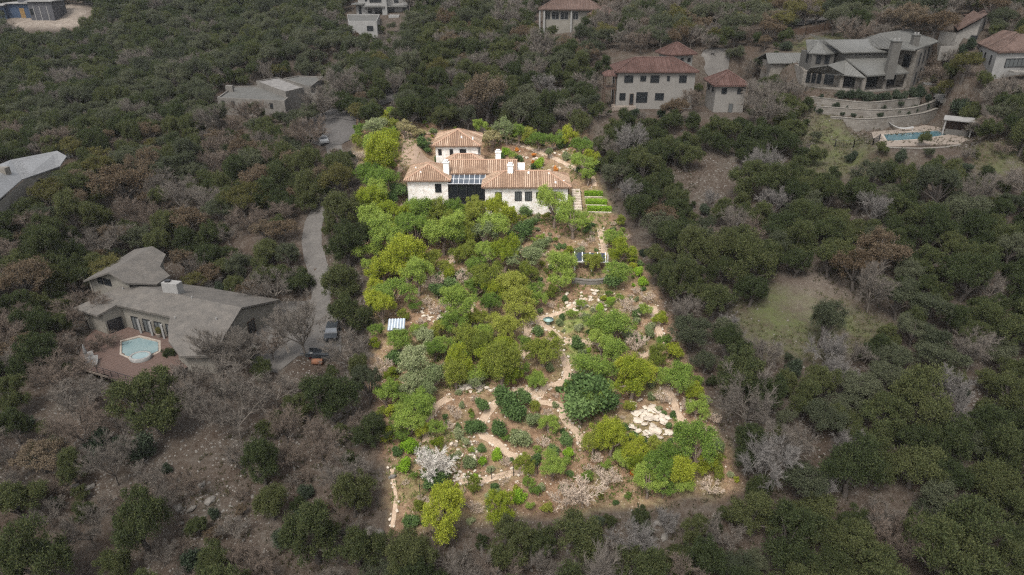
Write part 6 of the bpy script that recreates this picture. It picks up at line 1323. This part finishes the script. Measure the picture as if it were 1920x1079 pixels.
# ---------------------------------------------------------------- hedges, cypresses, planter plant
for a,b,zt,nm in HEDGES:
    d = (b-a); L_ = d.length; g = np.random.default_rng(int(zt*100)); n = 3500
    root = thing('lime_hedge',f'clipped lime-green hedge, {nm} of three right of the villa','hedge',(a.x,a.y,zt-.1),math.atan2(d.y,d.x))
    pos = np.stack([g.uniform(0,L_,n),g.uniform(.3,1.4,n),g.uniform(0,.75,n)],1); ed = g.random(n) < .75; pos[ed,2] = .75+g.normal(size=ed.sum())*.05; fe_ = g.random(n) < .3; pos[fe_,1] = .3+g.normal(size=fe_.sum())*.04; pos[fe_,2] = g.uniform(0,.75,fe_.sum())
    ax_ = unit(g.normal(size=(n,3))+np.array([0,-.3,.6])); nr_ = unit(g.normal(size=(n,3))*.7+np.array([0,-.5,1]))
    link('foliage',leaf_mesh('hedge_foliage',leaf_quads(pos,ax_,nr_,g.uniform(.12,.26,n),g.uniform(.08,.16,n)),MT['leaf_bg']),root)
    MB().tube([(.2,.85,.0),(L_-.2,.85,.25)],.06,5).build('stem',MT['bark_g'],root)
g = np.random.default_rng(4); n = 1500; h_ = g.uniform(.05,1,n); a_ = g.uniform(0,6.28,n); r_ = .16*np.sqrt(np.maximum(.05,1-h_))*g.uniform(.6,1.1,n)
cyv = leaf_quads(np.stack([np.cos(a_)*r_,np.sin(a_)*r_,h_],1),unit(np.stack([np.cos(a_)*.3,np.sin(a_)*.3,np.ones(n)],1)),unit(np.stack([np.cos(a_),np.sin(a_),np.full(n,.2)],1)),g.uniform(.04,.09,n),g.uniform(.03,.05,n))
cym = leaf_mesh('cypress_foliage',cyv,MT['leaf_s'])
for root,h_ in CYP: link('crown',cym,root,None,None,(h_,h_,h_)); MB().tube([(0,0,0),(0,0,h_*.4)],.05,5).build('trunk',MT['bark'],root)
t,c,zc = PROTO['lime_shrub'][0]; c2 = c.copy(); c2.materials.clear(); c2.materials.append(MT['leaf_y']); link('plant',c2,PLANTER,(0,0,.5),None,(.75,.75,.75))
# ---------------------------------------------------------------- rocks
ro = ground(1215,795); oc = thing('rock_outcrop','jumbled pale limestone slabs tumbling down the lower right garden','rock outcrop',ro)
for i in range(110):
    px,py = R.uniform(1168,1262),R.uniform(748,838)
    if not in_poly(np.array([px]),np.array([py]),[(1190,750),(1212,752),(1238,775),(1262,790),(1256,818),(1240,826),(1215,822),(1185,810),(1175,785)])[0]: continue
    g_ = ground(px,py); s = R.uniform(.5,1.3); link('slab',R.choice(SLAB_G),oc,(g_.x-ro.x,g_.y-ro.y,g_.z-ro.z+R.uniform(.02,.2)),(R.uniform(-.35,.35),R.uniform(-.35,.35),R.uniform(0,6)),(s*1.2,s,s))
for k,(label,cx,cy,wx,wy,n,sz) in enumerate((('pale limestone ledge left of the deep green shrubs',895,722,40,14,26,(.4,1.0)),('stacked limestone edging stones below the silvery leafless tree',858,868,14,45,34,(.3,.55)),('second row of stacked limestones right of the stepped ledge',886,855,8,35,24,(.3,.55)),('loose pale limestones under the brush on the right path',1180,632,35,16,24,(.3,.7)),('scattered limestone rubble right of the garden shed',815,592,30,14,22,(.3,.7)),('pale boulders among terraces behind the villa',1020,300,60,22,40,(.35,.8)),('pale limestones on the slope under the solar pergola',1105,565,45,20,34,(.35,.8)))):
    c = ground(cx,cy); rt_ = thing('rock_cluster',label,'rocks',c)
    for i in range(n):
        g_ = ground(cx+R.uniform(-wx,wx),cy+R.uniform(-wy,wy)); s = R.uniform(*sz); link('stone',R.choice(ROCK_G),rt_,(g_.x-c.x,g_.y-c.y,g_.z-c.z+s*.1),(R.uniform(-.3,.3),R.uniform(-.3,.3),R.uniform(0,6)),(s*1.3,s,s))
BOUL = [(375,912),(168,915),(140,912),(218,935),(335,955),(360,955),(337,983),(350,990),(425,1042),(1210,981),(1235,982),(1262,980),(1400,985),(1330,1015),(1343,1012),(735,895),(1880,985),(1246,1008),(690,998),(712,1000),(395,940),(412,1000)]
for i,(px,py) in enumerate(sorted(BOUL,key=lambda b: b[1])):
    g_ = ground(px,py); s = R.uniform(.6,1.25); l = min(LM,key=lambda l: math.hypot(px-l[1],py-l[2]))
    tag(link('boulder',R.choice(ROCK_O),None,(g_.x,g_.y,g_.z+s*.1),(R.uniform(-.2,.2),R.uniform(-.2,.2),R.uniform(0,6)),(s*1.3,s,s)),f'pale limestone boulder on the woodland floor, number {i+1} counted from upper left'.replace(f'number {i+1} counted from upper left',f'{ORD[i].replace(" nearest","") if i else "first"} from the top of the photo'),'boulder','boulders on the woodland floor')
def rubble(name,n,poly_ok,m,size,seed,ymax=140):
    g = np.random.default_rng(seed); X = []; Y = []
    xx = g.uniform(-90,90,n*4); yy = 40+g.random(n*4)**1.3*(ymax-40); ok = poly_ok(xx,yy); xx,yy = xx[ok][:n],yy[ok][:n]; zz = terr(xx,yy); k = len(xx)
    s = g.uniform(*size,k)[:,None]; base = np.array([(-.5,-.4,-.1),(.5,-.5,-.1),(.55,.4,-.1),(-.45,.5,-.1),(-.35,-.3,.32),(.35,-.35,.26),(.4,.3,.3),(-.3,.35,.36)]); a = g.uniform(0,6.28,k); ca_,sa_ = np.cos(a),np.sin(a)
    v = base[None]*g.uniform(.75,1.3,(k,8,3)); vx = v[...,0]*ca_[:,None]-v[...,1]*sa_[:,None]; vy = v[...,0]*sa_[:,None]+v[...,1]*ca_[:,None]
    V_ = np.stack([vx*s+xx[:,None],vy*s+yy[:,None],v[...,2]*s+zz[:,None]],-1).reshape(-1,3)
    f = np.array([(4,5,6,7),(0,1,5,4),(1,2,6,5),(2,3,7,6),(3,0,4,7)]); Fc = (f[None]+(np.arange(k)*8)[:,None,None]).reshape(-1,4)
    return stuff(link(name,rawmesh(name,V_,Fc,m)))
patch = lambda x,y: (np.sin(x*.21+1)+np.sin(y*.19+2)+np.sin((x+y)*.13)) > -.2
offlawn = lambda x,y: ~np.any([in_poly(x,y,p) for p in LAWNS],axis=0)
o = rubble('field_rubble',14000,lambda x,y: (poly_dist(x,y,LOT) > .5) & patch(x,y) & (offlawn(x,y) | (np.sin(x*37.1+y*17.3) > .8)),MT['stone_o'],(.08,.28),1); o['label'] = 'grey limestone rubble on the woodland floor'; o['category'] = 'rubble'
o = rubble('garden_rubble',2800,lambda x,y: (poly_dist(x,y,LOT) < -.3) & patch(x*1.7,y*1.9),MT['stone_g'],(.06,.22),2); o['label'] = 'pale limestone rubble scattered over the garden soil'; o['category'] = 'rubble'
def tufts(name,n,ok,m,L,W_,seed,label,ymax=150,blades=7):
    g = np.random.default_rng(seed); xx = g.uniform(-95,95,n*4); yy = 40+g.random(n*4)**1.2*(ymax-40); k_ = ok(xx,yy); xx,yy = xx[k_][:n],yy[k_][:n]; k = len(xx)
    xx = np.repeat(xx,blades)+g.normal(size=k*blades)*.13; yy = np.repeat(yy,blades)+g.normal(size=k*blades)*.13; n2 = len(xx); l = g.uniform(*L,n2)
    ax_ = unit(np.stack([g.normal(size=n2)*.6,g.normal(size=n2)*.6,np.ones(n2)],1)); nr_ = unit(g.normal(size=(n2,3))+np.array([0,-.3,.6]))
    pos = np.stack([xx,yy,terr(xx,yy)],1)+ax_*l[:,None]*.45
    o = stuff(link(name,leaf_mesh(name,leaf_quads(pos,ax_,nr_,l,g.uniform(*W_,n2)),m))); o['label'] = label; o['category'] = 'ground cover'
inlot = lambda x,y: (poly_dist(x,y,LOT) < -.3) & ~in_poly(x,y,[(-20,116),(11,115),(11,142),(-20,142)])
tufts('garden_ground_cover',15000,lambda x,y: inlot(x,y) & ~patch(x*1.7,y*1.9),MT['weed_g'],(.18,.6),(.05,.13),5,'low green weeds and herbs over the garden soil',ymax=160)
tufts('dry_grass',6000,lambda x,y: inlot(x,y) & ((np.sin(x*.5)+np.sin(y*.43+1)) > -.1),MT['grass_dry'],(.2,.5),(.03,.07),6,'dry straw-coloured grass between the garden paths',ymax=160)
tufts('woodland_ground_cover',12000,lambda x,y: (poly_dist(x,y,LOT) > .5) & ~patch(x*.8+4,y*.9),MT['weed_o'],(.2,.6),(.05,.14),7,'dull low scrub on the woodland floor',ymax=180,blades=6)
inlawn = lambda x,y: np.any([poly_dist(x,y,p) < 1.0 for p in LAWNS],axis=0) & ((np.sin(x*.45)+np.sin(y*.5+1)+np.sin((x-y)*.3)) > -.9)
tufts('lawn_grass',15000,inlawn,leafmat('rough_grass',[(0.026,0.042,0.014),(0.060,0.078,0.026),(0.135,0.115,0.062)]),(.18,.55),(.04,.10),8,'rough patchy grass of the clearing and lawns on the right',ymax=210,blades=7)
# ---------------------------------------------------------------- thin haze between the camera and the far slopes
hz = MB().box(-418,398,-60,628,-45,95).mesh('haze'); hm_ = bpy.data.materials.new('pale_haze'); hm_.use_nodes = True; t = hm_.node_tree; t.nodes.clear()
ho = t.nodes.new('ShaderNodeOutputMaterial'); pv = t.nodes.new('ShaderNodeVolumePrincipled'); pv.inputs['Color'].default_value = (0.86,0.88,0.9,1); pv.inputs['Density'].default_value = 0.00009; pv.inputs['Anisotropy'].default_value = 0.1
t.links.new(pv.outputs[0],ho.inputs['Volume']); hz.materials.append(hm_); stuff(link('haze',hz))
